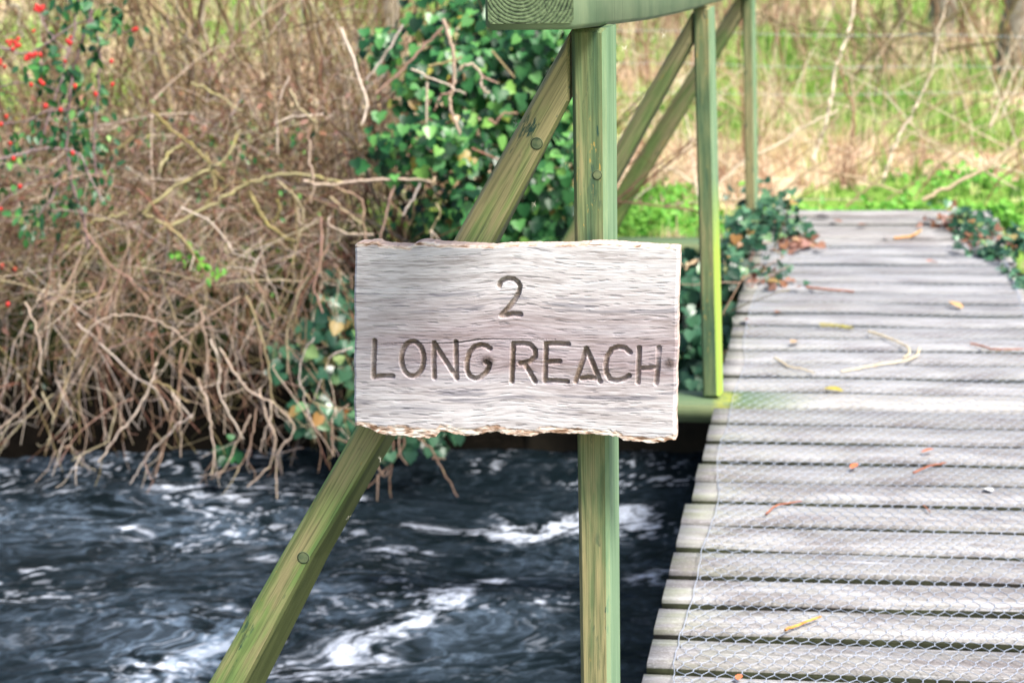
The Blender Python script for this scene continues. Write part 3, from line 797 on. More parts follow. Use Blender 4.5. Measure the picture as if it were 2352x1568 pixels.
# strokes
def P_(*a): return [sgn(*p) for p in a]
strokes = [
    P_((1050, 350), (1058, 325), (1080, 306), (1112, 297), (1150, 303), (1180, 324), (1192, 352), (1182, 395), (1158, 440), (1122, 488), (1086, 525), (1064, 550)), P_((1066, 552), (1100, 548), (1140, 538), (1195, 543)),
    P_((201, 722), (196, 850), (193, 970)), P_((193, 970), (250, 962), (325, 962)),
    P_(*[(460 + 76 * math.cos(t), 845 + 118 * math.sin(t)) for t in np.linspace(0, 2 * math.pi, 28)]),
    P_((607, 737), (604, 860), (608, 972)), P_((607, 737), (680, 850), (757, 972)), P_((755, 730), (756, 860), (760, 978)),
    P_((986, 775), (962, 755), (925, 750), (882, 762), (848, 800), (830, 860), (830, 920), (848, 962), (885, 978), (925, 970), (958, 940), (978, 905)), P_((978, 905), (985, 880), (960, 868)),
    P_((1147, 745), (1141, 870), (1136, 1000)), P_((1147, 742), (1210, 738), (1262, 748), (1296, 785), (1296, 830), (1262, 862), (1195, 876)), P_((1225, 880), (1262, 940), (1295, 1000)),
    P_((1370, 745), (1366, 870), (1362, 995)), P_((1370, 742), (1440, 740), (1520, 745)), P_((1366, 872), (1410, 862), (1462, 862)), P_((1362, 995), (1430, 992), (1515, 1000)),
    P_((1645, 775), (1608, 890), (1570, 1000)), P_((1645, 775), (1695, 890), (1738, 1000)), P_((1612, 978), (1660, 972), (1702, 978)),
    P_((1942, 800), (1908, 770), (1860, 764), (1815, 782), (1786, 830), (1775, 885), (1780, 940), (1806, 982), (1850, 994), (1895, 985), (1936, 960)),
    P_((2006, 770), (2000, 890), (1996, 1005)), P_((2140, 770), (2132, 890), (2120, 1010)), P_((2000, 910), (2060, 908), (2125, 908)),
]
dist = np.full(GX.shape, 1.0)
for st in strokes:
    for (x0, z0), (x1, z1) in zip(st[:-1], st[1:]):
        pad = .008
        mk = (GX > min(x0, x1) - pad) & (GX < max(x0, x1) + pad) & (GZ > min(z0, z1) - pad) & (GZ < max(z0, z1) + pad)
        if not mk.any(): continue
        px_, pz_ = GX[mk] - x0, GZ[mk] - z0; dx, dz = x1 - x0, z1 - z0
        t = np.clip((px_ * dx + pz_ * dz) / (dx * dx + dz * dz + 1e-12), 0, 1)
        dd = np.hypot(px_ - t * dx, pz_ - t * dz); dist[mk] = np.minimum(dist[mk], dd)
dist = dist + .0006 * (fbm(GX * 320, GZ * 320, 77, 2) - .5)
HW = .0035
cx2, cz2 = sgn(975, 855); dist2 = np.hypot(GX - cx2, GZ - cz2)
carve = np.clip(1 - (dist / HW) ** 2, 0, 1) ** .55
erod = 1 - .8 * np.exp(-(((GX - sgn(2150, 850)[0]) / .010) ** 2 + ((GZ - sgn(2150, 830)[1]) / .012) ** 2))
carve = carve * erod
# grain that flows round the knots
def knot_warp(cx, cy, r, k):
    x, z = sgn(cx, cy); dx = GX - x; dz = GZ - z
    return k * np.sign(dz) * np.exp(-((dx / (r * 2.6)) ** 2 + (np.abs(dz) / (r * 2.2)))) * r
kx1, kz1 = sgn(972, 855); kx2, kz2 = sgn(2215, 870)
flow = GZ + .0045 * (fbm(GX * 4.5, GZ * 7, 79, 2) - .5) * 2 + knot_warp(972, 855, .009, -.9) + knot_warp(2215, 870, .010, -.9) - .006 * np.exp(-((GX - sgn(1150, 0)[0]) / .045) ** 2)
k1 = np.exp(-(((GX - kx1) / .0078) ** 2 + ((GZ - kz1) / .0058) ** 2)); k2 = np.exp(-(((GX - kx2) / .0065) ** 2 + ((GZ - kz2) / .0072) ** 2))
g1 = fbm(GX * 24, flow * 520, 81, 3); g2 = fbm(GX * 75, flow * 900, 85, 2); g3 = fbm(GX * 9, flow * 120, 87, 3)
# bark along the top and bottom edges
dT = (tz[None] - GZ); dB = (GZ - bz[None])
barkB_w = .0105 + .004 * fbm(GX * 60, 0 * GX, 91, 3) + .010 * sstep(.02, -.19, GX) * .0
barkB_w = np.interp(GX[0], [sgn(60, 0)[0], sgn(300, 0)[0], sgn(700, 0)[0], sgn(1300, 0)[0], sgn(1700, 0)[0], sgn(2250, 0)[0]], [.006, .016, .010, .009, .007, .007])[None] + .003 * (fbm(GX * 70, 0 * GX, 91, 3) - .3)
barkT_w = np.interp(GX[0], [sgn(60, 0)[0], sgn(240, 0)[0], sgn(560, 0)[0], sgn(1000, 0)[0], sgn(1300, 0)[0], sgn(1700, 0)[0], sgn(2270, 0)[0]], [.0045, .0035, .0050, .0015, .0008, .0028, .0022])[None] + .0008 * (fbm(GX * 70, 0 * GX + 5, 92, 3) - .3)
bark = np.maximum(sstep(barkB_w, barkB_w * .72, dB), sstep(barkT_w, barkT_w * .6, dT))
# crack from the L across to the middle
cr = P_((235, 742), (400, 736), (560, 738), (700, 738), (790, 733), (850, 722), (900, 714), (1000, 709), (1120, 711), (1300, 713), (1450, 712))
crz = np.interp(GX, [p[0] for p in cr], [p[1] for p in cr]) + .0004 * (vnoise(GX * 300, 0 * GX, 5) - .5)
crw = np.interp(GX, [p[0] for p in cr], [0, .0006, .0005, .0009, .0015, .0013, .0017, .0009, .0006, .0004, 0], left=0, right=0)
crack = np.clip(1 - np.abs(GZ - crz) / (crw + 1e-6), 0, 1) * (crw > 1e-5)
checks = sstep(.66, .80, fbm(GX * 55 + 5, flow * 620, 95, 2)) * (1 - bark)
depth = .0055 * carve + .00035 * (1 - g1) * (1 - carve * .5) + .0002 * (1 - g2) + .0016 * crack + .0005 * checks
depth = depth + bark * (.0002 + .0022 * (fbm(GX * 110, GZ * 300, 93, 3) - .4))
depth = depth - .0012 * k1 - .0008 * k2 + .0014 * np.exp(-(dist2 / .0035) ** 2)
edge = np.minimum(np.minimum(GU, 1 - GU) * .40, .5)
depth = depth + .0018 * sstep(.003, 0, edge)
THK = .030
Pf = np.array(S0)[None, None] + GX[..., None] * np.array(sxv) + GZ[..., None] * np.array((0, 0, 1.0)) + depth[..., None] * np.array(sn)
I = np.arange(NXg * NZg).reshape(NZg, NXg)
Ff = np.stack([I[:-1, :-1], I[:-1, 1:], I[1:, 1:], I[1:, :-1]], -1).reshape(-1, 4)
loop = np.concatenate([I[0, :], I[1:, -1], I[-1, -2::-1], I[-2:0:-1, 0]])
Vf = Pf.reshape(-1, 3); nb = len(Vf)
Vm = Vf[loop] + np.array(sn) * THK * .5 + rng.normal(0, .0004, (len(loop), 3)); Vb = Vf[loop].copy()
cen = Vf[loop].mean(0)
pl = (Vb - np.array(S0)) @ np.array(sn); Vb = Vb + np.array(sn)[None] * (THK - pl)[:, None]
nl = len(loop); a = np.arange(nl); b2 = (a + 1) % nl
Fs = np.concatenate([np.stack([loop[a], nb + a, nb + b2, loop[b2]], -1), np.stack([nb + a, nb + nl + a, nb + nl + b2, nb + b2], -1)])
backf = np.array([tuple(nb + nl + i for i in a)])
ztone = (GZ - GZ.min()) / (GZ.max() - GZ.min())
mauve = 1.25 * np.exp(-((ztone - .47) / .24) ** 2) * (.55 + .45 * sstep(.0, .25, GU)) * (.7 + .6 * (fbm(GX * 12, flow * 60, 97, 3) - .3))
darkst = sstep(.58, .76, g3) * .3 + sstep(.60, .72, fbm(GX * 14 + 2, flow * 210, 99, 3)) * .8 * (np.exp(-((ztone - .70) / .07) ** 2) + np.exp(-((ztone - .22) / .10) ** 2))
pad = np.zeros(2 * nl)
def ext(v, fill=0.0): return np.concatenate([v.ravel(), np.full(2 * nl, fill)])
side_b = np.ones(2 * nl) * .0
def sign_mat():
    m, nt, b = new_mat("weathered_oak"); q = NB(nt)
    g = q.attr("grain"); mv = q.attr("mauve"); dk = q.attr("dark"); ca = q.attr("carve"); bk = q.attr("bark"); kn = q.attr("knot"); ck = q.attr("crack")
    c = q.ramp(g, [(.18, (.36, .315, .305)), (.36, (.585, .55, .56)), (.52, (.755, .725, .74)), (.74, (.90, .89, .915))])
    c = q.mix(q.math('MULTIPLY', mv, 1.0, True), c, q.ramp(g, [(.22, (.26, .195, .19)), (.5, (.44, .365, .39)), (.75, (.62, .55, .585))]))
    c = q.mix(q.math('MULTIPLY', dk, .75, True), c, (.17, .165, .21))
    f = q.noise(q.coord((300, 300, 300)), 1, 3, .6)
    c = q.mix(q.math('MULTIPLY', ca, q.ramp(q.noise(q.coord((45, 45, 45)), 1, 3, .6), [(.35, .42), (.62, .85)]), True), c, q.ramp(f, [(.35, (.10, .068, .04)), (.65, (.30, .22, .155))]))
    bkc = q.ramp(q.attr("bkn"), [(.25, (.22, .13, .08)), (.40, (.50, .34, .25)), (.52, (.74, .58, .48)), (.72, (.88, .80, .72))])
    c = q.mix(bk, c, bkc)
    c = q.mix(kn, c, q.ramp(f, [(.35, (.025, .016, .014)), (.6, (.14, .10, .09))]))
    c = q.mix(ck, c, (.02, .015, .012))
    q.l(c, b.inputs["Base Color"]); b.inputs["Roughness"].default_value = .8; b.inputs["Specular IOR Level"].default_value = .2
    q.bump(f, .25, .0006, b)
    return m
sign = thing("sign", "weathered oak board carved 2 LONG REACH fixed across post and brace", "sign", S0[:], rot=(0, 0, -S_YAW))
bkn = fbm(GX * 90, GZ * 330 + 3 * fbm(GX * 40, GZ * 40, 3, 2), 101, 4)
board_o = mesh("board", np.concatenate([Vf, Vm, Vb]), [Ff, Fs, backf], sign_mat(), sign, smooth=True, attrs={
    "grain": ext(np.clip(.5 + (g1 - .5) * .34 + (g2 - .5) * .36 + (g3 - .5) * .42, 0, 1), .45), "mauve": ext(np.clip(mauve, 0, 1), .2), "dark": ext(np.clip(darkst + .38 * checks, 0, 1), .1),
    "carve": ext(np.clip(carve * (1.1 - .45 * sstep(.06, .19, GX)), 0, 1)), "bark": ext(bark, .6), "knot": ext(np.clip(k1 ** 1.4 * 2.4 + 1.6 * k2 ** 1.3, 0, 1) * (.65 + .35 * fbm(GX * 400, GZ * 400, 12, 2))), "crack": ext(crack), "bkn": ext(bkn, .4)})

# ------------------------------------------------------------------ chicken wire on the deck
def chicken_wire():
    T = Tubes(3)
    cw, chh, tw = .0240, .0265, .011          # cell width, row pitch, twisted length
    x0, x1 = DL + .048, DR - .01; y0, y1 = 2.5, 7.0
    nc = int((x1 - x0) / cw); nr = int((y1 - y0) / chh)
    XX = np.zeros((nr + 1, nc * 2 + 1, 2)); 
    pts = {}
    for r in range(nr + 1):
        for c in range(nc + 1):
            yy = y0 + r * chh; xx = x0 + (c + (.5 if r % 2 else 0)) * cw
            j = (rnd.gauss(0, .0011), rnd.gauss(0, .0013))
            wv = .008 * (math.sin(yy * 5.2) + .5 * math.sin(yy * 11 + 1)) * max(0, 1 - (xx - x0) / .25)
            wv2 = .006 * math.sin(xx * 9 + yy * 3)
            pts[r, c] = (xx + j[0] + wv, yy + j[1] + wv2)
    def hz(x, y):
        h = .0035 + .006 * max(0, math.sin(x * 13 + 2 * math.sin(y * 6))) * max(0, math.sin(y * 7 + x * 4))
        return h + (.010 * max(0, 1 - (x - x0) / .06) * max(0, math.sin(y * 9)))
    def W(x, y): return bworld([(x, y, hz(x, y))])[0]
    rr = .00055
    for r in range(nr):
        for c in range(nc + 1):
            x, y = pts[r, c]
            a = W(x, y - tw / 2); b = W(x, y + tw / 2)
            T.add([a, b], rr * 1.7)
            # from the top of this twist to the bottoms of the two above
            o = 0 if r % 2 == 0 else 1
            for c2 in (c - 1 + o, c + o):
                if (r + 1, c2) in pts:
                    x2, y2 = pts[r + 1, c2]; T.add([b, W(x2, y2 - tw / 2)], rr)
    # selvage
    for side in (0, 1):
        P = []
        for r in range(nr + 1):
            x, y = pts[r, 0 if side == 0 else nc]; x = x - (.5 * cw if r % 2 else 0) * (1 if side == 0 else -1) * (1 if side == 0 else 0) - (.004 if side == 0 else -.004)
            P.append(W(x, y))
        T.add(P, rr * 1.5)
    return T.build("wire_netting", M_WIRE)
tag(chicken_wire(), "galvanised hexagonal wire netting laid over the grey deck boards", "wire netting")

# ------------------------------------------------------------------ vegetation generators
def rwalk(p, d, L, n, wob, grav, floor=-.50, pull=None):
    p = np.array(p, float); d = np.array(d, float); d /= np.linalg.norm(d) + 1e-9
    P = [p.copy()]; st = L / n
    for i in range(n):
        kink = 2.1 if rng.random() < .28 else .35
        d = d + rng.normal(0, wob * kink, 3) + np.array([0, 0, -grav * (.6 if kink < 1 else 1.8)])
        if pull is not None: d = d + pull
        d /= np.linalg.norm(d)
        p = p + d * st
        if p[2] < floor: break
        P.append(p.copy())
    return np.array(P)
def px_path(scale, ox, oy, pts, z, dz=0.0):
    out = []
    for i, (x, y) in enumerate(pts):
        out.append(at_depth(ox + x * scale, oy + y * scale, z + dz * i)[:])
    return out

# --- tangled bare shrub hanging over the water
tangle = thing("bare_shrub", "tangled leafless brown shrub drooping over the stream on the left", "shrub", (-1.1, 7.2, -.1))
T1 = Tubes(4); T2 = Tubes(4)
def side_twigs(T, P, n, Lr, r, tone, grav=.03, wob=.22):
    for _ in range(n):
        if len(P) < 3: return
        i = rng.integers(1, len(P) - 1); d = P[i] - P[i - 1]; d = d / (np.linalg.norm(d) + 1e-9) + rng.normal(0, .55, 3) + np.array([0, -.15, -.1])
        L = rng.uniform(*Lr); Q = rwalk(P[i], d, L, 6, wob, grav)
        tt = np.clip(tone + rng.normal(0, .28), 0, 1)
        if len(Q) > 2: T.add(Q, r, r * .55, tt)
        if len(Q) > 3 and rng.random() < .5:
            Q2 = rwalk(Q[rng.integers(1, len(Q) - 1)], d + rng.normal(0, .7, 3), L * .5, 4, wob, grav); T.add(Q2, r * .75, r * .5, tt)
def bdens(x): return 1.0
for i in range(620):
    x = rng.uniform(-2.3, -.42); y = rng.uniform(6.75, 8.3); z = float(ground_z(x, y)) - .02
    z += rng.uniform(0, .25)
    d = np.array([rng.normal(0, .55), rng.normal(-.75, .4), rng.uniform(.15, .95)])
    L = rng.uniform(.6, 1.35)
    P = rwalk((x, y, z), d, L, 13, .17, rng.uniform(.06, .15))
    tone = np.clip(rng.normal(.5, .3), 0, 1); r = rng.uniform(.0014, .0034)
    T1.add(P, r, r * .45, tone)
    side_twigs(T2, P, 7, (.10, .34), .0015, tone)
for i in range(300):     # drooping outer twigs at the front
    x = rng.uniform(-2.0, -.48); y = rng.uniform(6.15, 6.7); z = rng.uniform(-.30, .35) 
    d = np.array([rng.normal(0, .5), rng.normal(-.25, .35), rng.uniform(-.9, .25)])
    P = rwalk((x, y, z), d, rng.uniform(.2, .55), 8, .17, .09, floor=-.52)
    tone = np.clip(rng.normal(.62, .2), 0, 1)
    T1.add(P, rng.uniform(.0016, .0028), .001, tone)
    side_twigs(T2, P, 2, (.06, .2), .0013, tone)
s4 = .4028
hero = [([(1040, 700), (1020, 900), (985, 1080), (940, 1250), (885, 1435)], 3.8), ([(1130, 870), (1190, 1050), (1200, 1180), (1225, 1300), (1205, 1425)], 3.4), ([(1100, 1080), (980, 1170), (860, 1290), (800, 1380), (740, 1475)], 3.0),
        ([(900, 780), (860, 900), (780, 1060), (700, 1160), (620, 1270), (560, 1350)], 3.6), ([(1430, 1080), (1370, 1190), (1310, 1330), (1245, 1440)], 3.2), ([(1460, 1040), (1440, 1200), (1400, 1320), (1350, 1415)], 2.6),
        ([(1480, 930), (1520, 1090), (1570, 1220), (1530, 1370), (1410, 1490)], 3.2), ([(1250, 700), (1350, 860), (1440, 960), (1590, 1040), (1680, 1170), (1590, 1280), (1575, 1400), (1580, 1560)], 3.0),
        ([(1200, 650), (1250, 800), (1250, 950), (1310, 1080), (1390, 1220)], 2.8), ([(140, 440), (220, 640), (225, 850), (170, 1000), (60, 1110), (-60, 1190)], 3.4), ([(1540, 1000), (1540, 1100), (1510, 1190), (1485, 1290)], 2.6),
        ([(1010, 950), (1030, 1080), (1030, 1320)], 2.4), ([(1400, 400), (1480, 600), (1530, 800), (1560, 1000), (1690, 1160)], 3.2), ([(1840, 180), (1700, 400), (1640, 600), (1640, 850)], 3.8),
        ([(430, 740), (520, 580), (680, 510), (840, 530), (960, 580), (1090, 680)], 2.8), ([(470, 20), (550, 120), (630, 230), (760, 330), (850, 450), (900, 620)], 2.8), ([(950, 0), (1080, 120), (1110, 190)], 4.2),
        ([(1370, 410), (1190, 520), (1090, 600), (930, 720), (860, 850)], 3.4), ([(1830, -50), (1830, 180), (1790, 350), (1840, 500)], 4.0), ([(440, 560), (590, 690), (750, 850), (890, 940), (960, 1060)], 2.8),
        ([(460, 180), (380, 350), (280, 480), (240, 640)], 3.0), ([(600, 300), (540, 480), (560, 600), (640, 800)], 3.4), ([(920, 300), (980, 480), (1010, 560)], 2.8), ([(1140, 470), (1180, 700), (1190, 850)], 2.6),
        ([(330, 900), (370, 1000), (400, 1080), (340, 1180)], 2.4), ([(860, 890), (960, 920), (1080, 1010)], 3.0), ([(1690, 380), (1840, 180), (1900, 60)], 3.4), ([(2010, 700), (1880, 760), (1790, 1000)], 2.6),
        ([(240, 950), (300, 1080), (280, 1200), (265, 1250)], 2.4), ([(1790, 640), (1720, 760), (1720, 950), (1800, 1180)], 2.4), ([(1740, 960), (1830, 1030), (2010, 1050)], 2.6), ([(1990, 1020), (1890, 1110), (1900, 1290)], 2.2),
        ([(2130, 1180), (2100, 1210), (2120, 1260), (2060, 1340)], 2.0)]
for pts, rp in hero:
    P = smooth_path(px_path(s4, 0, 517, pts, 6.12 + rng.uniform(-.05, .1), 0), 5, .002)
    T1.add(P, rp * .85 / FPX * 6.1, rp * .5 / FPX * 6.1, rng.uniform(.62, .98))
    side_twigs(T2, P, 3, (.05, .16), .0013, .65)
# twigs hanging below the sign, left of the middle
for pts in [[(250, 60), (265, 160), (240, 330), (250, 440)], [(300, 60), (300, 170), (350, 240)], [(400, 60), (500, 160), (570, 280), (655, 435)], [(500, 200), (580, 205)], [(330, 60), (300, 180), (100, 380)], [(165, 240), (205, 310), (240, 270)], [(170, 300), (165, 460)]]:
    P = smooth_path(px_path(.3776, 804, 976, pts, 6.15), 5, .0015); T1.add(P, .0032, .0016, rng.uniform(.4, .9))
s5 = .3295
for pts, rp in [([(200, 1090), (350, 1110), (550, 1095), (750, 1080), (900, 1075), (1095, 1100)], 4.5), ([(1010, 1100), (960, 1210), (890, 1330)], 3.2), ([(230, 800), (250, 700), (340, 500), (420, 350), (550, 270)], 3.2),
                ([(240, 800), (240, 960), (270, 1080), (250, 1240)], 3.2), ([(100, 450), (170, 580), (290, 680)], 3.4), ([(380, 1200), (480, 1290), (610, 1390)], 3.0), ([(420, 1130), (600, 1220), (620, 1400), (640, 1520)], 3.0),
                ([(20, 1090), (200, 1290), (150, 1500)], 2.8), ([(160, 1270), (190, 1400), (330, 1350)], 2.8), ([(400, 1330), (370, 1390), (520, 1450), (690, 1460)], 3.0), ([(830, 1120), (790, 1250), (730, 1520)], 2.8),
                ([(1120, 1240), (1150, 1330), (1070, 1450)], 2.4), ([(0, 690), (120, 640), (340, 620)], 2.8), ([(100, 360), (20, 560), (20, 900)], 2.8)]:
    P = smooth_path(px_path(s5, 631.6, 57.4, pts, 6.25), 5, .002); T1.add(P, rp / FPX * 6.2, rp * .7 / FPX * 6.2, rng.uniform(.6, 1)); side_twigs(T2, P, 2, (.05, .15), .0014, .6)
T1.build("branches", M_TWIG, tangle); T2.build("twigs", M_TWIG, tangle)
# lichen-green thick branches
T3 = Tubes(6); s1 = .3663
for pts, rp in [([(900, 1340), (1080, 1180), (1280, 1080), (1400, 1010), (1510, 820)], 5.2), ([(1000, 1450), (1290, 1310), (1480, 1190), (1700, 1110), (1900, 1100), (2195, 1150)], 5.5), ([(1280, 1310), (1340, 1180), (1330, 1080), (1290, 960)], 4.8),
                ([(400, 1560), (480, 1460), (620, 1380), (800, 1340)], 4.0), ([(900, 1340), (1060, 1430), (1200, 1560)], 4.5), ([(1560, 1200), (1620, 1320), (1700, 1430), (1850, 1520)], 6.0), ([(1700, 1400), (1760, 1330), (1740, 1250)], 4.5),
                ([(1000, 1080), (1060, 960), (1150, 900)], 4.5), ([(1200, 520), (1400, 620), (1520, 690)], 3.4), ([(950, 700), (1100, 830), (1250, 950), (1400, 1130)], 3.8), ([(700, 960), (840, 860)], 3)]:
    P = smooth_path(px_path(s1, 0, 0, pts, 6.45 + rng.uniform(-.1, .1)), 6, .003); T3.add(P, rp / FPX * 6.4, rp * .75 / FPX * 6.4, rng.uniform(0, 1))
T3.build("branches", M_GBR, tangle)["label"] = "thicker branches yellow with lichen"
# a few leaves caught in it
def leaf_cloud(centers, n, size, mat, name, parent, tmpl=OVAL, spread=.05, nrm=(0, -.7, .5), smooth=False):
    C_ = np.array(centers, float)
    k = rng.integers(0, len(C_), n)
    pos = C_[k] + rng.normal(0, 1, (n, 3)) * np.array(spread)
    N = np.array(nrm) + rng.normal(0, .5, (n, 3)); U = np.array([0, 0, -1.0]) + rng.normal(0, .5, (n, 3))
    V, F = scatter(tmpl[0], tmpl[1], pos, basis_from(N, U), rng.uniform(*size, n))
    return mesh(name, V, F, mat, parent)
def pxs(scale, ox, oy, pts, z): return [at_depth(ox + x * scale, oy + y * scale, z)[:] for x, y in pts]
leaf_cloud(pxs(s4, 0, 517, [(1040, 170), (1080, 190), (1180, 230), (1220, 260), (1120, 130)], 6.15), 34, (.018, .03), M_FRESH, "leaves", tangle, OVAL, (.02, .02, .016))["label"] = "small sprig of bright green new leaves"
leaf_cloud(pxs(s4, 0, 517, [(1270, 1280), (1340, 1250), (1300, 1300)], 6.3), 18, (.022, .038), M_ROSELEAF, "leaves", tangle, IVY2, (.02, .02, .012))
leaf_cloud([(rng.uniform(-1.6, -.4), rng.uniform(6.3, 7.3), rng.uniform(-.2, .6)) for _ in range(60)], 150, (.016, .032), M_DEADLEAF, "leaves", tangle, OVAL, (.03, .03, .03))["label"] = "curled dead brown and pinkish leaves"

o = leaf_cloud([(rng.uniform(-1.9, -.4), rng.uniform(6.5, 7.8), rng.uniform(-.35, .45)) for _ in range(160)], 1100, (.012, .026), M_IVY, "leaves", tangle, OVAL, (.05, .05, .04)); o["label"] = "small green bramble leaves scattered low inside the shrub"
# --- upright thicket behind
thick = thing("thicket", "upright thicket of thin brown and olive stems behind the tangled shrub", "thicket", (-1.1, 8.2, 0))
T4 = Tubes(5); T5 = Tubes(4)
for i in range(170):
    x = rng.uniform(-2.1, -.22); y = rng.uniform(7.3, 9.6); z = float(ground_z(x, y)) - .03
    d = np.array([rng.normal(-.02, .24), rng.normal(-.05, .15), 1.0])
    P = rwalk((x, y, z), d, rng.uniform(.9, 2.0), 14, .05, 0.0)
    r = rng.uniform(.002, .0062); tone = np.clip(rng.normal(.5, .28), 0, 1)
    T4.add(P, r, r * .4, tone)
    side_twigs(T5, P, 5, (.12, .45), .0019, tone * .9, grav=-.01, wob=.14)
for i in range(18):
    x = rng.uniform(-1.9, -.35); y = rng.uniform(7.6, 9.0)
    P = rwalk((x, y, float(ground_z(x, y)) - .03), (rng.normal(-.1, .22), 0, 1), rng.uniform(1.6, 2.6), 14, .04, 0.0); r = rng.uniform(.007, .012)
    T4.add(P, r, r * .5, rng.uniform(0, .45)); side_twigs(T5, P, 8, (.2, .6), .0026, .2, grav=-.02, wob=.12)
for i in range(120):  # thin reddish shoots, mid height
    x = rng.uniform(-2.1, -.35); y = rng.uniform(6.9, 8.4); z = float(ground_z(x, y)) + .15
    P = rwalk((x, y, z), (rng.normal(0, .4), rng.normal(-.1, .2), 1), rng.uniform(.4, .95), 10, .10, .015)
    T5.add(P, .0028, .001, rng.uniform(0, .6)); side_twigs(T5, P, 6, (.1, .3), .0015, .3, grav=0)
for pts, rp in [([(840, -100), (870, 0), (930, 170), (1000, 370), (1050, 560), (1080, 760)], 11), ([(1000, -100), (1060, 0), (1160, 130), (1210, 330), (1230, 560)], 8), ([(1690, -100), (1692, 0), (1690, 380), (1690, 640), (1700, 800)], 9), ([(920, -20), (1040, 110), (1200, 240), (1290, 330)], 7),
                ([(1300, -60), (1270, 130), (1310, 330)], 6), ([(1750, -60), (1750, 300), (1730, 560)], 6), ([(620, 100), (780, 300), (900, 560), (960, 700)], 5), ([(2195, 40), (2060, 60), (1900, 180), (1800, 340)], 4), ([(60, 30), (120, 60), (120, 180), (150, 230)], 5)]:
    P = smooth_path(px_path(s1, 0, 0, pts, 7.7), 6, .003); T4.add(P, rp * .8 / FPX * 7.7, rp * .75 / FPX * 7.7, rng.uniform(.5, 1))
T4.build("stems", M_STEM, thick); T5.build("twigs", M_TWIG, thick)

# --- rose with hips
rose = thing("rose_bush", "rose bush with red hips and small dark green leaves at far left", "rose bush", (-1.5, 6.5, -.1))
T6 = Tubes(5)
for pts, rp in [([(600, -60), (570, 0), (560, 130), (480, 360), (430, 650), (430, 760), (420, 1000), (500, 1300), (560, 1560)], 4.2), ([(560, 60), (620, 280), (620, 560), (590, 880), (600, 1100)], 3.2), ([(500, -50), (440, 300), (350, 600), (250, 900)], 3),
                ([(0, 300), (200, 330), (420, 180), (560, 120)], 2.6), ([(-60, 1020), (150, 960), (300, 930), (480, 960), (560, 1100), (640, 1260)], 3.0), ([(240, 60), (300, 200), (440, 330)], 2.2), ([(190, 350), (300, 420), (440, 470)], 2.2), ([(380, 1100), (330, 1240), (230, 1360)], 3.2),
                ([(-40, 560), (120, 520), (260, 530), (420, 600)], 2.2), ([(-40, 780), (150, 760), (300, 700), (420, 690)], 2.2), ([(840, 190), (700, 230), (600, 330)], 2.0), ([(-30, 1310), (120, 1180), (300, 1100), (450, 970)], 2.0)]:
    P = smooth_path(px_path(s1, 0, 0, pts, 6.2), 6, .002); T6.add(P, rp / FPX * 6.2, rp * .7 / FPX * 6.2, rng.uniform(0, 1))
T6.build("stems", M_ROSE, rose)
leaf_cloud(pxs(s1, 0, 0, [(460, 140), (490, 40), (420, 20), (650, 110), (700, 30), (740, 110), (310, 300), (250, 400), (230, 430), (370, 520), (400, 470), (500, 460), (550, 570), (580, 300), (570, 200), (630, 60)], 6.2), 150, (.022, .042), M_ROSELEAF, "leaves", rose, OVAL, (.028, .05, .022))
leaf_cloud(pxs(s1, 0, 0, [(330, 830), (380, 860), (430, 900), (400, 760), (520, 760), (620, 900), (560, 880), (450, 820), (500, 640), (580, 680), (600, 1040), (620, 1090), (470, 1000), (430, 1130), (500, 1230), (100, 950), (50, 1010), (150, 940), (330, 1270), (260, 1300), (360, 1310), (170, 1370), (190, 1420), (60, 1120), (120, 820), (620, 1220)], 6.25), 330, (.016, .032), M_ROSELEAF, "leaves", rose, OVAL, (.03, .05, .024))
ico = []
def hip_mesh():
    bm = bmesh.new(); bmesh.ops.create_icosphere(bm, subdivisions=2, radius=1.0)
    for v in bm.verts: v.co.z *= 1.25
    bmesh.ops.create_cone(bm, cap_ends=True, segments=6, radius1=.3, radius2=.12, depth=.5, matrix=Matrix.Translation((0, 0, -1.35)))
    me = bpy.data.meshes.new("rose_hip"); bm.to_mesh(me); bm.free(); me.materials.append(M_HIP)
    for p in me.polygons: p.use_smooth = True
    return me
hm = hip_mesh()
hips = [(245, 50), (228, 38), (262, 62), (240, 72), (222, 60), (270, 44), (210, 195), (45, 262), (70, 258), (95, 268), (115, 245), (80, 310), (120, 285), (62, 280), (100, 290), (165, 355), (185, 345), (205, 350), (180, 368), (222, 340), (252, 345), (160, 372), (430, 262), (442, 235), (418, 255), (440, 272),
        (698, 385), (705, 530), (195, 530), (262, 522), (252, 508), (272, 528), (470, 540), (0, 378), (30, 420), (3, 400), (408, 385), (285, 665), (380, 690), (40, 732), (5, 780), (65, 900), (85, 995), (455, 960), (125, 1170), (5, 1310), (838, 190), (852, 184), (600, 590)]
hp = [at_depth(x * s1, y * s1, 6.13 + rnd.uniform(-.03, .05)) for x, y in hips] + [at_depth(x * s4, 517 + y * s4, 6.15) for x, y in [(10, 230), (85, 250), (45, 450)]]
for p in hp:
    o = bpy.data.objects.new("rose_hip", hm); link(o, rose); o.location = p - Vector(rose.location)
    s = rnd.uniform(.0048, .0062); o.scale = (s, s, s); o.rotation_euler = (rnd.uniform(-.5, .5), rnd.uniform(-.5, .5), 0)

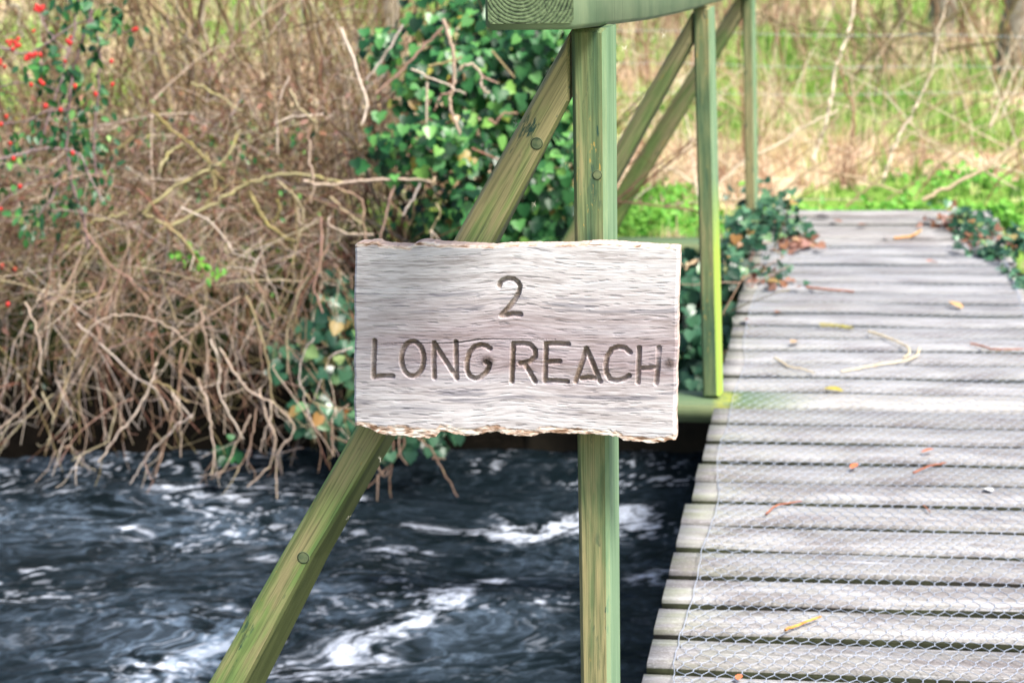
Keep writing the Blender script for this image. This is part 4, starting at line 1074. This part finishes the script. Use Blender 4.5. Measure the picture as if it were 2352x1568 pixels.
# --- ivy masses
def ivy_mass(root, blobs, n, size, mat, name="leaves", tmpl=(IVY, IVY2), inner=.35):
    """blobs: (centre, radii); leaves over each blob's outer shell and some inside"""
    w = np.array([b[1][0] * b[1][2] for b in blobs]); w = w / w.sum()
    out = []
    for t, fr in zip(tmpl, (.6, .4)):
        m_ = int(n * fr); k = rng.choice(len(blobs), m_, p=w)
        C_ = np.array([b[0] for b in blobs])[k]; Rr = np.array([b[1] for b in blobs])[k]
        D = rng.normal(0, 1, (m_, 3)); D /= np.linalg.norm(D, axis=1)[:, None]
        rad = np.where(rng.random(m_) < inner, rng.uniform(.3, .9, m_), rng.uniform(.85, 1.08, m_))
        pos = C_ + D * Rr * rad[:, None] * (1 + .24 * rng.normal(0, 1, (m_, 1)))
        N = D * .6 + np.array([.0, -.55, .5]) + rng.normal(0, .33, (m_, 3)); U = np.array([0, -.1, -1.0]) + rng.normal(0, .38, (m_, 3))
        V, F = scatter(t[0], t[1], pos, basis_from(N, U), rng.uniform(*size, m_)); out.append((V, F))
    V = np.concatenate([o[0] for o in out]); F = np.concatenate([out[0][1], out[1][1] + len(out[0][0])])
    return mesh(name, V, F, mat, root)
def pb(px, py, rpx, z, ry=None, depth=.18):
    c = at_depth(px, py, z); r = rpx / FPX * z
    return (c[:], (r, depth, (ry or rpx) / FPX * z))
ivy1 = thing("ivy", "large mound of glossy green ivy behind the top of the brace", "ivy", (-.1, 6.9, -.1))
b1 = [pb(1120, 60, 190, 6.75, 110), pb(1200, 190, 110, 6.6, 120), pb(1060, 170, 110, 6.6, 80), pb(980, 330, 120, 6.4, 75), pb(1120, 330, 110, 6.6, 90), pb(1240, 400, 90, 6.6, 120), pb(1290, 300, 50, 6.6, 110), pb(960, 210, 50, 6.5, 60), pb(1250, 520, 110, 6.55, 60),
      pb(1050, 500, 120, 6.75, 60), pb(880, 110, 50, 6.6, 40), pb(1060, 455, 40, 6.3, 36), pb(1100, 640, 170, 6.9, 90), pb(1380, 130, 34, 6.7, 40), pb(1250, 80, 90, 6.5, 60)]
ivy_mass(ivy1, b1, 3500, (.020, .043), M_IVY)
T7 = Tubes(5)
for pts, rp in [([(1170, -40), (1235, 160), (1250, 300), (1240, 440), (1220, 540), (1240, 640), (1290, 760)], 5.0), ([(1070, 290), (1200, 260), (1300, 225)], 4), ([(1290, 320), (1300, 290), (1370, 280), (1440, 350), (1440, 430), (1490, 480)], 4), ([(1170, 20), (1000, 190), (850, 350), (700, 480)], 3.6),
                ([(890, 0), (760, 220), (640, 380)], 3.6), ([(1490, 660), (1540, 690), (1590, 620), (1690, 620)], 4), ([(950, 310), (1180, 410), (1330, 480)], 2.4), ([(1370, 860), (1560, 940)], 2.8), ([(1240, 460), (1150, 500), (1110, 600)], 3), ([(1060, 400), (1055, 690)], 3.2), ([(1510, 180), (1670, 370)], 3), ([(1440, 360), (1560, 410)], 2.6), ([(460, 20), (560, 280), (640, 560), (600, 700)], 4)]:
    P = smooth_path(px_path(s5, 631.6, 57.4, pts, 6.2), 6, .0018); T7.add(P, rp / FPX * 6.2, rp * .7 / FPX * 6.2, rng.uniform(.5, 1))
for i in range(60):
    x = rng.uniform(-.45, .15); P = rwalk((x, rng.uniform(6.7, 7.1), -.2), (rng.normal(0, .3), -.1, 1), rng.uniform(.5, 1.1), 12, .12, .01); T7.add(P, rng.uniform(.003, .008), .002, rng.uniform(0, .6))
T7.build("stems", M_TWIG, ivy1)
ivy2 = thing("ivy", "low trailing ivy at the water's edge left of the wooden sign", "ivy", (-.5, 6.5, -.3))
b2_ = [pb(760, 800, 80, 6.35, 80), pb(720, 930, 60, 6.3, 50), pb(780, 700, 60, 6.5, 70), pb(810, 960, 60, 6.35, 50), pb(870, 1000, 60, 6.35, 26), pb(900, 800, 80, 6.5, 120), pb(990, 990, 60, 6.35, 40), pb(660, 820, 40, 6.35, 30)]
ivy_mass(ivy2, b2_, 620, (.026, .042), M_IVYD)
T8 = Tubes(4)
for i in range(40):
    P = rwalk((rng.uniform(-.62, -.3), rng.uniform(6.5, 6.8), rng.uniform(-.2, .1)), (rng.normal(0, .4), -.6, rng.uniform(-.6, .4)), rng.uniform(.2, .5), 9, .15, .06); T8.add(P, .0025, .0015, rng.uniform(.3, .9))
T8.build("stems", M_TWIG, ivy2)
ivy3 = thing("ivy", "dark ivy between the sign and the deck behind the second post", "ivy", (.45, 6.5, -.2))
b3 = [pb(1600, 640, 60, 6.6, 50), pb(1590, 760, 60, 6.5, 70), pb(1600, 860, 50, 6.45, 50), pb(1690, 640, 36, 6.6, 50), pb(1680, 740, 30, 6.5, 60), pb(1500, 760, 80, 6.6, 110), pb(1400, 800, 80, 6.6, 120), pb(1660, 830, 24, 6.4, 50)]
ivy_mass(ivy3, b3, 900, (.028, .045), M_IVYD)
ivy4 = thing("ivy", "ivy spilling onto the left side of the deck at the foot of the farthest post", "ivy", (.8, 6.9, 0))
def deck_mat_of_leaves(root, cx, cy, rx, ry, n, z=.03, mat=M_IVYD, size=(.018, .036)):
    c = on_plane(cx, cy, 0); ax = abs(on_plane(cx + rx, cy, 0).x - c.x); ay = abs(on_plane(cx, cy - ry, 0).y - c.y)
    pos = np.array(c) + np.stack([rng.normal(0, ax * .5, n), rng.normal(0, ay * .5, n), np.abs(rng.normal(z, z * .8, n))], 1)
    V, F = scatter(*IVY, pos, basis_from(np.array([0, -.35, .8]) + rng.normal(0, .4, (n, 3)), np.array([0, -1., -.2]) + rng.normal(0, .6, (n, 3))), rng.uniform(*size, n)); return V, F
def join(parts):
    V = []; F = []; o = 0
    for v, f in parts: V.append(v); F.append(f + o); o += len(v)
    return np.concatenate(V), np.concatenate(F)
V, F = join([deck_mat_of_leaves(ivy4, 1770, 525, 70, 30, 150, .05), deck_mat_of_leaves(ivy4, 1710, 565, 42, 30, 120, .05), deck_mat_of_leaves(ivy4, 1830, 550, 40, 14, 30, .02), deck_mat_of_leaves(ivy4, 1770, 640, 50, 22, 26, .012), deck_mat_of_leaves(ivy4, 1690, 600, 24, 30, 90, .01)])
mesh("leaves", V, F, M_IVYD, ivy4)
V, F = join([deck_mat_of_leaves(ivy4, 1840, 570, 55, 18, 30, .015, M_DEADLEAF, (.02, .035)), deck_mat_of_leaves(ivy4, 1780, 650, 70, 24, 22, .01, M_DEADLEAF, (.015, .028))])
o = mesh("leaves", V, F, M_DEADLEAF, ivy4); o["label"] = "dead brown leaves caught in the ivy"
T9 = Tubes(4)
root9 = on_plane(1705, 640, .012)[:]
for a in [(1700, 650), (1720, 660), (1760, 620), (1800, 590), (1740, 560), (1660, 720)]:
    p = on_plane(*a, .015); T9.add([root9, p[:]], .0018, .0018, .5); P = rwalk(p[:], (rng.normal(0, 1), rng.normal(0, .6), .2), rng.uniform(.15, .35), 8, .25, .02, floor=.004); T9.add(P, .0022, .0012, rng.uniform(.3, .9))
T9.build("stems", M_TWIG, ivy4)
ivy5 = thing("ivy", "ivy with dead brown leaves creeping over the right edge of the deck", "ivy", (1.45, 6.9, 0))
V, F = join([deck_mat_of_leaves(ivy5, 2230, 540, 52, 30, 110, .03), deck_mat_of_leaves(ivy5, 2280, 590, 44, 16, 70, .02), deck_mat_of_leaves(ivy5, 2330, 640, 20, 40, 50, .0), deck_mat_of_leaves(ivy5, 2340, 570, 26, 30, 70, .02)])
mesh("leaves", V, F, M_IVYD, ivy5)
V, F = join([deck_mat_of_leaves(ivy5, 2180, 520, 60, 22, 34, .02, M_DEADLEAF, (.018, .034)), deck_mat_of_leaves(ivy5, 2250, 570, 60, 24, 26, .02, M_DEADLEAF, (.018, .03))])
o = mesh("leaves", V, F, M_DEADLEAF, ivy5); o["label"] = "dead brown leaves caught in the ivy"

# ------------------------------------------------------------------ meadow beyond: blades, dead stems, weeds
def gmesh(n, xr, yr, hfun, wfun, lean, mat_name, cols, accept, kind_label, name, curve=.5, lay=0.0, clump=.09):
    x = rng.uniform(*xr, n); y = yr[0] + (yr[1] - yr[0]) * rng.random(n) ** 1.5
    keep = accept(x, y) > rng.random(n)
    k2 = ~((x > (BW.x * DL + y * math.tan(PSI)) - .02) & (x < BW.x * DR + y * math.tan(PSI) + .05) & (y < 7.72))
    keep &= k2
    x, y = x[keep], y[keep]; n = len(x)
    cl = clump if clump else 1
    cx_ = (x / cl + .37).round(); cy_ = (y / cl).round(); hsh = lambda s_: _hash(cx_.astype(np.int64), cy_.astype(np.int64), 0, s_)
    x = x + ((cx_ - .37) * cl + (hsh(5) - .5) * cl - x) * .55; y = y + (cy_ * cl + (hsh(6) - .5) * cl - y) * .55
    z = ground_z(x, y) - .004
    h = hfun(x, y, n); w = wfun(n)
    az = hsh(7) * 6.28 + rng.normal(0, .9, n); h = h * (.45 + 1.1 * hsh(8)); ln = np.abs(rng.normal(lay, lean, n))
    dx, dy = np.cos(az) * ln, np.sin(az) * ln
    faz = rng.uniform(0, 2 * math.pi, n); fx, fy = np.cos(faz) * w, np.sin(faz) * w
    P0 = np.stack([x, y, z], 1); S = np.stack([fx, fy, 0 * fx], 1)
    rr = 1 / np.sqrt(1 + ln ** 2)
    mid_ = P0 + np.stack([dx * h * .35 * rr, dy * h * .35 * rr, h * .6 * rr], 1); tip = P0 + np.stack([dx * h * rr, dy * h * rr, h * (1 - curve * np.minimum(ln, 1.2) * .6) * rr], 1)
    V = np.stack([P0 - S, P0 + S, mid_ + S * .8, mid_ - S * .8, tip + S * .15, tip - S * .15], 1).reshape(-1, 3)
    b = (np.arange(n) * 6)[:, None]
    F = np.concatenate([b + np.array([[0, 1, 2, 3]]), b + np.array([[3, 2, 4, 5]])])
    tn = np.repeat(np.clip(hsh(9) * .65 + rng.random(n) * .35, 0, 1), 6)
    o = mesh(name, V, F, cols, attrs={'tone': tn})
    return tag(o, kind_label, name.replace('_', ' '), kind="stuff")
M_GRASS = island_mat("green_grass_blades", [(.1, (.07, .18, .03)), (.3, (.20, .38, .07)), (.55, (.38, .58, .13)), (.8, (.74, .76, .36))], .5, .3, trans=.3, tone=True)
M_DRY = island_mat("dead_grass_blades", [(.05, (.16, .09, .06)), (.25, (.42, .26, .18)), (.45, (.68, .50, .36)), (.65, (.85, .72, .55)), (.8, (.62, .62, .28)), (.95, (.88, .80, .62))], .6, .2, trans=.2, tone=True)
inv_x = lambda y: (-.235 * (y + .8) - .3, .235 * (y + .8) + .4)
def acc_g(x, y): return (np.abs(x) < .26 * (y + 1)) * sstep(.32, .55, green_amount(x, y) + .25 * (fbm(x * 5, y * 5, 111, 2) - .5)) * (y > np.where(x > -.2, 7.1, bank_y(x) + .4))
def acc_d(x, y): return (np.abs(x) < .26 * (y + 1)) * sstep(.62, .35, green_amount(x, y) + .25 * (fbm(x * 4, y * 4, 113, 2) - .5)) * (y > np.where(x > -.2, 7.15, bank_y(x) + .5))
gmesh(90000, (-3, 5), (6.9, 12.5), lambda x, y, n: rng.uniform(.025, .06, n) * (1 + 1.6 * (y > 8.4)), lambda n: rng.uniform(.002, .0042, n), .55, "", M_GRASS, acc_g, "bright green grass on the far bank and meadow", "grass")
gmesh(46000, (-5, 6), (12, 22), lambda x, y, n: rng.uniform(.07, .16, n), lambda n: rng.uniform(.004, .008, n), .6, "", M_GRASS, acc_g, "paler green grass of the meadow beyond the wire fence", "grass")
gmesh(90000, (-3, 5), (7.0, 13), lambda x, y, n: rng.uniform(.06, .18, n) * (.6 + .9 * np.exp(-((x - 1.1) / .6) ** 2 - ((y - 9.2) / .8) ** 2)), lambda n: rng.uniform(.0014, .0032, n), .9, "", M_DRY, acc_d, "straw coloured dead grass and stems matted on the far bank", "dead_grass", lay=.8, clump=.15)
gmesh(50000, (-5, 6), (12, 22), lambda x, y, n: rng.uniform(.12, .26, n), lambda n: rng.uniform(.003, .006, n), .9, "", M_DRY, acc_d, "pale dead grass of the meadow beyond the wire fence", "dead_grass", lay=.5)
# low leafy weeds on the bank edge
def weeds():
    parts = []
    for (cx, cy, rx, ry, n) in [(1500, 490, 90, 34, 500), (1530, 450, 80, 30, 300), (1900, 478, 130, 8, 190), (2060, 474, 100, 9, 200), (2250, 476, 90, 14, 160), (2330, 500, 30, 30, 160), (1800, 478, 60, 10, 200), (1640, 500, 30, 30, 160), (2310, 250, 40, 30, 160), (2200, 420, 120, 30, 300)]:
        c = on_plane(cx, cy, -.02); ax = abs(on_plane(cx + rx, cy, 0).x - c.x); ay = abs(on_plane(cx, cy - ry, 0).y - c.y)
        x = rng.normal(c.x, ax * .6, n); y = rng.normal(c.y, ay * .55, n)
        u_ = x * BU.x + y * BU.y; w_ = x * BW.x + y * BW.y
        k = ~((w_ > DL - .02) & (w_ < DR + .02) & (u_ < DECK_END + .04)) & (y > np.where(x > -.2, 7.1, bank_y(x) + .3)); x, y = x[k], y[k]; n = len(x)
        z = ground_z(x, y) + np.abs(rng.normal(.015, .018, n)) + .004
        pos = np.stack([x, y, z], 1)
        parts.append(scatter(*OVAL, pos, basis_from(np.array([0, -.3, .8]) + rng.normal(0, .45, (n, 3)), rng.normal(0, 1, (n, 3))), rng.uniform(.018, .042, n)))
    V, F = join(parts); return mesh("weeds", V, F, M_FRESH)
tag(weeds(), "low bright green leafy weeds around the far end of the deck", "weeds", kind="stuff")

# dry stalks and branches standing or lying beyond the bridge
def stalk(name, label, cat, pts, rp, zb, mat=M_STALK, tone=.8, group=None, taper=.5, dz=0.0, r2=None):
    base = pts[-1]
    P = smooth_path(px_path(s1, 1493, 0, pts, zb, dz), 6, .003)
    T = Tubes(6); T.add(P, rp * taper / FPX * zb, rp / FPX * zb, tone)
    o = T.build(name, mat)
    c = P[-1]
    o.data.transform(Matrix.Translation(-Vector(c))); o.location = c
    return tag(o, label, cat, group)
G = "dry stalks standing beyond the bridge"
stalk("dry_stalk", "tall pale dry stalk leaning right, nearest behind the three posts", "dry stalk", [(1290, -60), (1280, 0), (1250, 200), (1180, 380), (1140, 600), (1110, 750), (1070, 880), (1020, 1010)], 5.6, 8.7, group=G, tone=1)
stalk("dry_stalk", "long thin pale stalk bending over above the middle of the deck end", "dry stalk", [(1890, -60), (1870, 0), (1800, 220), (1770, 450), (1700, 600), (1650, 700), (1550, 880), (1500, 1020), (1455, 1150)], 4.6, 8.05, group=G, tone=.85, taper=.35)
stalk("dry_stalk", "short pale straw leaning at the right edge of the picture", "dry stalk", [(2310, 400), (2240, 560), (2130, 800)], 3.2, 9.2, group=G, tone=.9)
stalk("dry_stalk", "second pale straw right of the short leaning one", "dry stalk", [(2380, 400), (2290, 570), (2200, 740)], 2.8, 9.6, group=G, tone=.9)
stalk("dry_stalk", "reddish brown dead stem crossing behind the tall pale stalk", "dry stalk", [(1160, 360), (1180, 400), (1230, 550), (1280, 700), (1275, 860)], 3.6, 9.0, tone=.05, group=G)
stalk("dry_stalk", "thin tan stem curving just right of the farthest post", "dry stalk", [(880, 140), (920, 200), (970, 400), (960, 560), (1000, 760)], 2.6, 9.4, tone=.3, group=G)
stalk("fallen_branch", "pale fallen branch lying in dead grass beside the farthest post", "branch", [(1180, 690), (960, 800), (800, 910), (600, 1010), (430, 1160)], 5.0, 8.1, tone=.75)
stalk("fallen_branch", "long greenish fallen branch beyond the right corner of the deck", "branch", [(2420, 820), (2346, 870), (2250, 940), (2100, 1050), (1900, 1160), (1710, 1255)], 5.5, 7.8, mat=M_STALK, tone=.5)
stalk("fallen_branch", "short pink-white branch lying between the second and third posts", "branch", [(60, 1030), (180, 1090), (300, 1165), (420, 1190)], 5.0, 8.1, tone=.75)
stalk("fallen_branch", "thin brown branch slanting through grass right of the tall stalk", "branch", [(1580, 700), (1300, 920), (1110, 1090)], 3.5, 8.4, tone=.2)
# arched bough reaching in from the tree
bough = thing("bough", "arched olive brown bough leaning down from the trees at upper right", "bough", at_depth(1493 + 2030 * s1, 0, 10.5)[:])
Tb = Tubes(6)
for pts, rp in [([(1290, 470), (1350, 390), (1420, 320), (1500, 260), (1620, 225), (1750, 190), (1880, 120), (2030, 0), (2140, -120)], 5), ([(1500, 260), (1530, 170), (1590, 130), (1700, 170), (1760, 188)], 4.2), ([(1500, 280), (1460, 420), (1410, 610)], 3), ([(1260, 180), (1340, 190), (1450, 240)], 3), ([(1000, 190), (1150, 190), (1260, 230), (1400, 280)], 2.6), ([(640, 60), (740, 110), (860, 160), (1000, 190)], 3), ([(1290, 90), (1400, 110), (1480, 210)], 2.5),
                ([(1830, 330), (1950, 290), (2160, 260), (2230, 140), (2300, 0), (2360, -140)], 5)]:
    P = smooth_path(px_path(s1, 1493, 0, pts, 10.5), 6, .003); Tb.add(P, rp * .8 / FPX * 10.5, rp / FPX * 10.5, rng.uniform(0, .4))
    side_twigs(Tb, P, 5, (.15, .5), .003, .3, grav=.0)
Tb.build("branches", M_BOUGH, bough)
# thin straws and brambles scattered in the dead grass: part of the mass
Ts = Tubes(4)
for i in range(420):
    x = rng.uniform(.1, 3.2); y = rng.uniform(7.9, 12); 
    if x > .235 * y + .2 : continue
    z = float(ground_z(x, y)); P = rwalk((x, y, z), (rng.normal(0, .7), rng.normal(0, .4), rng.uniform(.2, 1)), rng.uniform(.25, .9), 8, .08, .03, floor=-.2)
    Ts.add(P, rng.uniform(.002, .0045), .0015, rng.uniform(-.3, 1))
for i in range(260):
    x = rng.uniform(-1.5, 4.4); y = rng.uniform(12, 17)
    if x > .235 * y + .3: continue
    z = float(ground_z(x, y)); P = rwalk((x, y, z), (rng.normal(0, .4), rng.normal(0, .3), 1), rng.uniform(.5, 1.4), 9, .09, .0, floor=-.2)
    Ts.add(P, rng.uniform(.004, .009), .003, rng.uniform(-.6, .3))
tag(Ts.build("dead_stems", M_STALK), "thin dead bramble and weed stems through the meadow grass", "dead stems", kind="stuff")
# stock fence
fence = thing("wire_fence", "wire stock fence with three pale strands across the meadow", "fence", (1.5, 9.9, 0))
for k, (ya, yb) in enumerate([(68, 84), (143, 155), (214, 212)]):
    A_ = at_depth(1493 - 600, ya - (yb - ya) * .4, 9.8); B_ = at_depth(2352 + 500, yb + (yb - ya) * .4, 9.8)
    P = np.linspace(np.array(A_), np.array(B_), 30); P[:, 2] -= .012 * np.sin(np.linspace(0, math.pi * 3, 30)) ** 2
    T = Tubes(4); T.add(P, .0008, .0008); T.build("wire", M_FWIRE, fence)
for A_ in (at_depth(1493 - 600, 60, 9.8), at_depth(2352 + 500, 60, 9.8)):
    T = Tubes(10); T.add([(A_.x, A_.y + .05, -.15), (A_.x, A_.y + .05, .4), (A_.x + .01, A_.y + .05, .85)], .05, .045); T.build("fence_post", M_FPOST, fence)
# trees
def tree(label, px, w_px, base_py, zg, lean, group="grey tree trunks beyond the fence"):
    b = on_plane(px, base_py, -.02); z = (b - CO).dot(CF); r = w_px / 2 / FPX * z
    t = thing("tree", label, "tree", b[:], group)
    T = Tubes(14)
    P = [Vector((0, 0, -.1)), Vector((.0, 0, .1)), Vector((lean * .4, 0, .5)), Vector((lean, .05, 1.4)), Vector((lean * 1.6, .1, 2.6)), Vector((lean * 1.5, .1, 4.2))]
    P = smooth_path([(b + p)[:] for p in P], 5, .01)
    T.add(P, r * 1.25, r * .45, .5); T.build("trunk", M_TRUNK, t)
    Tc = Tubes(5)
    for i in range(26):
        j = rng.integers(12, len(P)); Q = rwalk(P[j], (rng.normal(0, .8), rng.normal(0, .6), .7), rng.uniform(.8, 2.2), 12, .12, 0); Tc.add(Q, r * .28, .006, .4); side_twigs(Tc, Q, 6, (.3, .9), .006, .4, grav=0)
    Tc.build("crown", M_STEM, t)
tree("grey ridged tree trunk just left of the dark one at top right", 2160, 62, 95, 0, .05)
tree("darker brown tree trunk at the top right corner", 2318, 60, 175, 0, .12)
tree("slim brown trunk between the grey tree and the farthest post", 2068, 14, 90, 0, -.1)

# ------------------------------------------------------------------ litter on the deck
def lay_path(s, ox, oy, pts, z=.007): return [on_plane(ox + x * s, oy + y * s, z)[:] for x, y in pts]
def litter_twig(label, s, ox, oy, pts, r, mat, name="twig", z=.009):
    P = smooth_path(lay_path(s, ox, oy, pts, z), 6, .0006); T = Tubes(6); T.add(P, r, r * .7, rng.uniform(.2, .9)); o = T.build(name, mat)
    c = P[0]; o.data.transform(Matrix.Translation(-Vector(c))); o.location = c; return tag(o, label, "twig" if name == "twig" else "straw", None)
M_RED = simple("red_twig_bark", (.30, .09, .05), .6, (.42, .17, .09), 60)
M_ORG = simple("orange_twig_bark", (.55, .16, .04), .5, (.85, .55, .12), 40)
M_LICH = simple("lichen_twig_bark", (.45, .40, .05), .8, (.30, .27, .16), 70)
M_STRAW = simple("straw", (.62, .50, .33), .6, (.8, .7, .5), 40)
litter_twig("short twig crusted with yellow lichen on the deck", s1, 1493, 459, [(1065, 785), (1150, 788), (1270, 802)], .0075, M_LICH)
litter_twig("bent pale straw hooked round on the middle of the deck", s1, 1493, 459, [(1370, 825), (1440, 845), (1500, 868), (1570, 900), (1620, 930), (1622, 965), (1590, 990)], .0035, M_STRAW, "straw")
litter_twig("pale straw curving back below the hooked straw", s1, 1493, 459, [(1690, 930), (1670, 975), (1600, 1005), (1450, 1030), (1330, 1050), (1200, 1075)], .0032, M_STRAW, "straw")
litter_twig("faint pale straw left of the curved ones on the deck", s1, 1493, 459, [(780, 990), (820, 1010), (870, 1042), (950, 1060), (1030, 1080)], .003, M_STRAW, "straw")
litter_twig("red stem lying at the right edge of the deck, level with the straws", s1, 1493, 459, [(2010, 900), (2080, 915), (2160, 937), (2340, 935)], .003, M_RED)
s8 = .3896
litter_twig("red-brown twig on the near boards, nearest the left edge", s8, 1435.5, 976, [(830, 525), (870, 490), (920, 465), (1040, 448)], .002, M_RED)
litter_twig("red-brown twig across a gap on the right half of the deck", s8, 1435.5, 976, [(1700, 282), (1750, 260), (1800, 240), (1890, 222)], .0022, M_RED)
litter_twig("orange and yellow twig on the nearest boards", s8, 1435.5, 976, [(945, 1208), (1060, 1160), (1155, 1128)], .0024, M_ORG)
litter_twig("tiny dark twig slanting down at the right of the near boards", s8, 1435.5, 976, [(1760, 470), (1800, 512)], .0014, M_RED)
litter_twig("thin orange-red stem on the far boards beside the ivy", s1, 1493, 459, [(980, 545), (1100, 560), (1280, 575)], .004, M_RED)
litter_twig("curved orange stalk near the far end of the deck", s1, 1493, 459, [(1530, 240), (1640, 225), (1700, 190)], .004, M_ORG)
def fallen_leaf(label, s, ox, oy, x, y, size, c, tilt=.3):
    tilt *= .45
    p = on_plane(ox + x * s, oy + y * s, .006)
    V = OVAL[0] * size; q = Matrix.Rotation(rng.uniform(0, 6.28), 3, 'Z') @ Matrix.Rotation(tilt, 3, 'X'); V = V @ np.array(q).T; V[:, 2] -= V[:, 2].min()
    o = mesh("fallen_leaf", V, OVAL[1], c); o.location = p; return tag(o, label, "leaf", "fallen leaves on the deck")
M_L1 = simple("orange_leaf", (.60, .18, .08), .6); M_L2 = simple("tan_leaf", (.55, .34, .16), .6); M_L3 = simple("brown_leaf", (.24, .11, .07), .7); M_L4 = simple("yellow_leaf", (.45, .38, .07), .6); M_L5 = simple("black_leaf", (.03, .025, .03), .6)
fallen_leaf("yellow leaf just beyond the board with the lichened post foot", s1, 1493, 459, 1085, 1182, .055, M_L4)
fallen_leaf("coral red leaf on the far boards near the right-hand ivy", s1, 1493, 459, 1805, 395, .045, M_L1, .8)
fallen_leaf("tan leaf on its own on the right half of the deck", s1, 1493, 459, 1960, 680, .05, M_L2, .8)
fallen_leaf("black wet leaf on the last board but one", s1, 1493, 459, 1130, 112, .06, M_L5, .5)
fallen_leaf("small brown leaf just right of the black wet one", s1, 1493, 459, 1200, 140, .045, M_L3, .4)
fallen_leaf("brown leaf in the middle of the last boards", s1, 1493, 459, 1365, 155, .045, M_L3, .5)
fallen_leaf("dark brown leaf by a gap three boards from the far end", s1, 1493, 459, 1470, 240, .04, M_L3, .7)
fallen_leaf("red-brown leaf near the left edge, just short of the ivy stems", s1, 1493, 459, 825, 700, .04, M_L3, .5)
fallen_leaf("tan leaf left of the lichened twig's lower side", s1, 1493, 459, 930, 885, .045, M_L2, .5)
fallen_leaf("brown leaf close to the left ends of the boards by the post", s1, 1493, 459, 588, 745, .035, M_L3, .4)
fallen_leaf("bright orange leaf on the right half of the near boards", s8, 1435.5, 976, 1745, 160, .028, M_L1, .9)
fallen_leaf("rusty leaf caught in a gap left of the bright orange one", s8, 1435.5, 976, 1335, 255, .028, M_L1, .6)
fallen_leaf("orange leaf tip at the very bottom edge of the deck", s8, 1435.5, 976, 665, 1500, .02, M_L1, .5)
fallen_leaf("white fleck of bird lime on the right half of the boards", s8, 1435.5, 976, 2165, 395, .03, simple("bird_lime", (.85, .85, .85), .8), .1)
# seed fluff caught on the timbers
M_FLUFF = simple("seed_fluff", (.80, .76, .62), .8)
for lab, px, py, z in [("pale seed fluff under the handrail, right of the post top", 1523, 82, 2.72), ("pale seed fluff hanging below the handrail near the post", 1435, 112, 2.72), ("seed fluff on the shaded lower edge of the upper brace", 1228, 470, 2.76), ("scrap of bark and fluff on the right edge of the lower brace", 800, 1187, 2.79), ("white fluff beside the lower brace just below the sign", 874, 1055, 2.79), ("tiny fluff on the front of the post near its top", 1293, 193, 2.76), ("white seed hair on the face of the upper brace", 1186, 285, 2.755)]:
    c = at_depth(px, py, z); T = Tubes(3)
    for i in range(6):
        P = rwalk(c[:], rng.normal(0, 1, 3), .0055, 4, .4, 0, floor=-9); T.add(P, .00035, .0002, .5)
    o = T.build("seed_fluff", M_FLUFF); o.data.transform(Matrix.Translation(-c)); o.location = c; tag(o, lab, "seed fluff", "seed fluff caught on the bridge timbers")
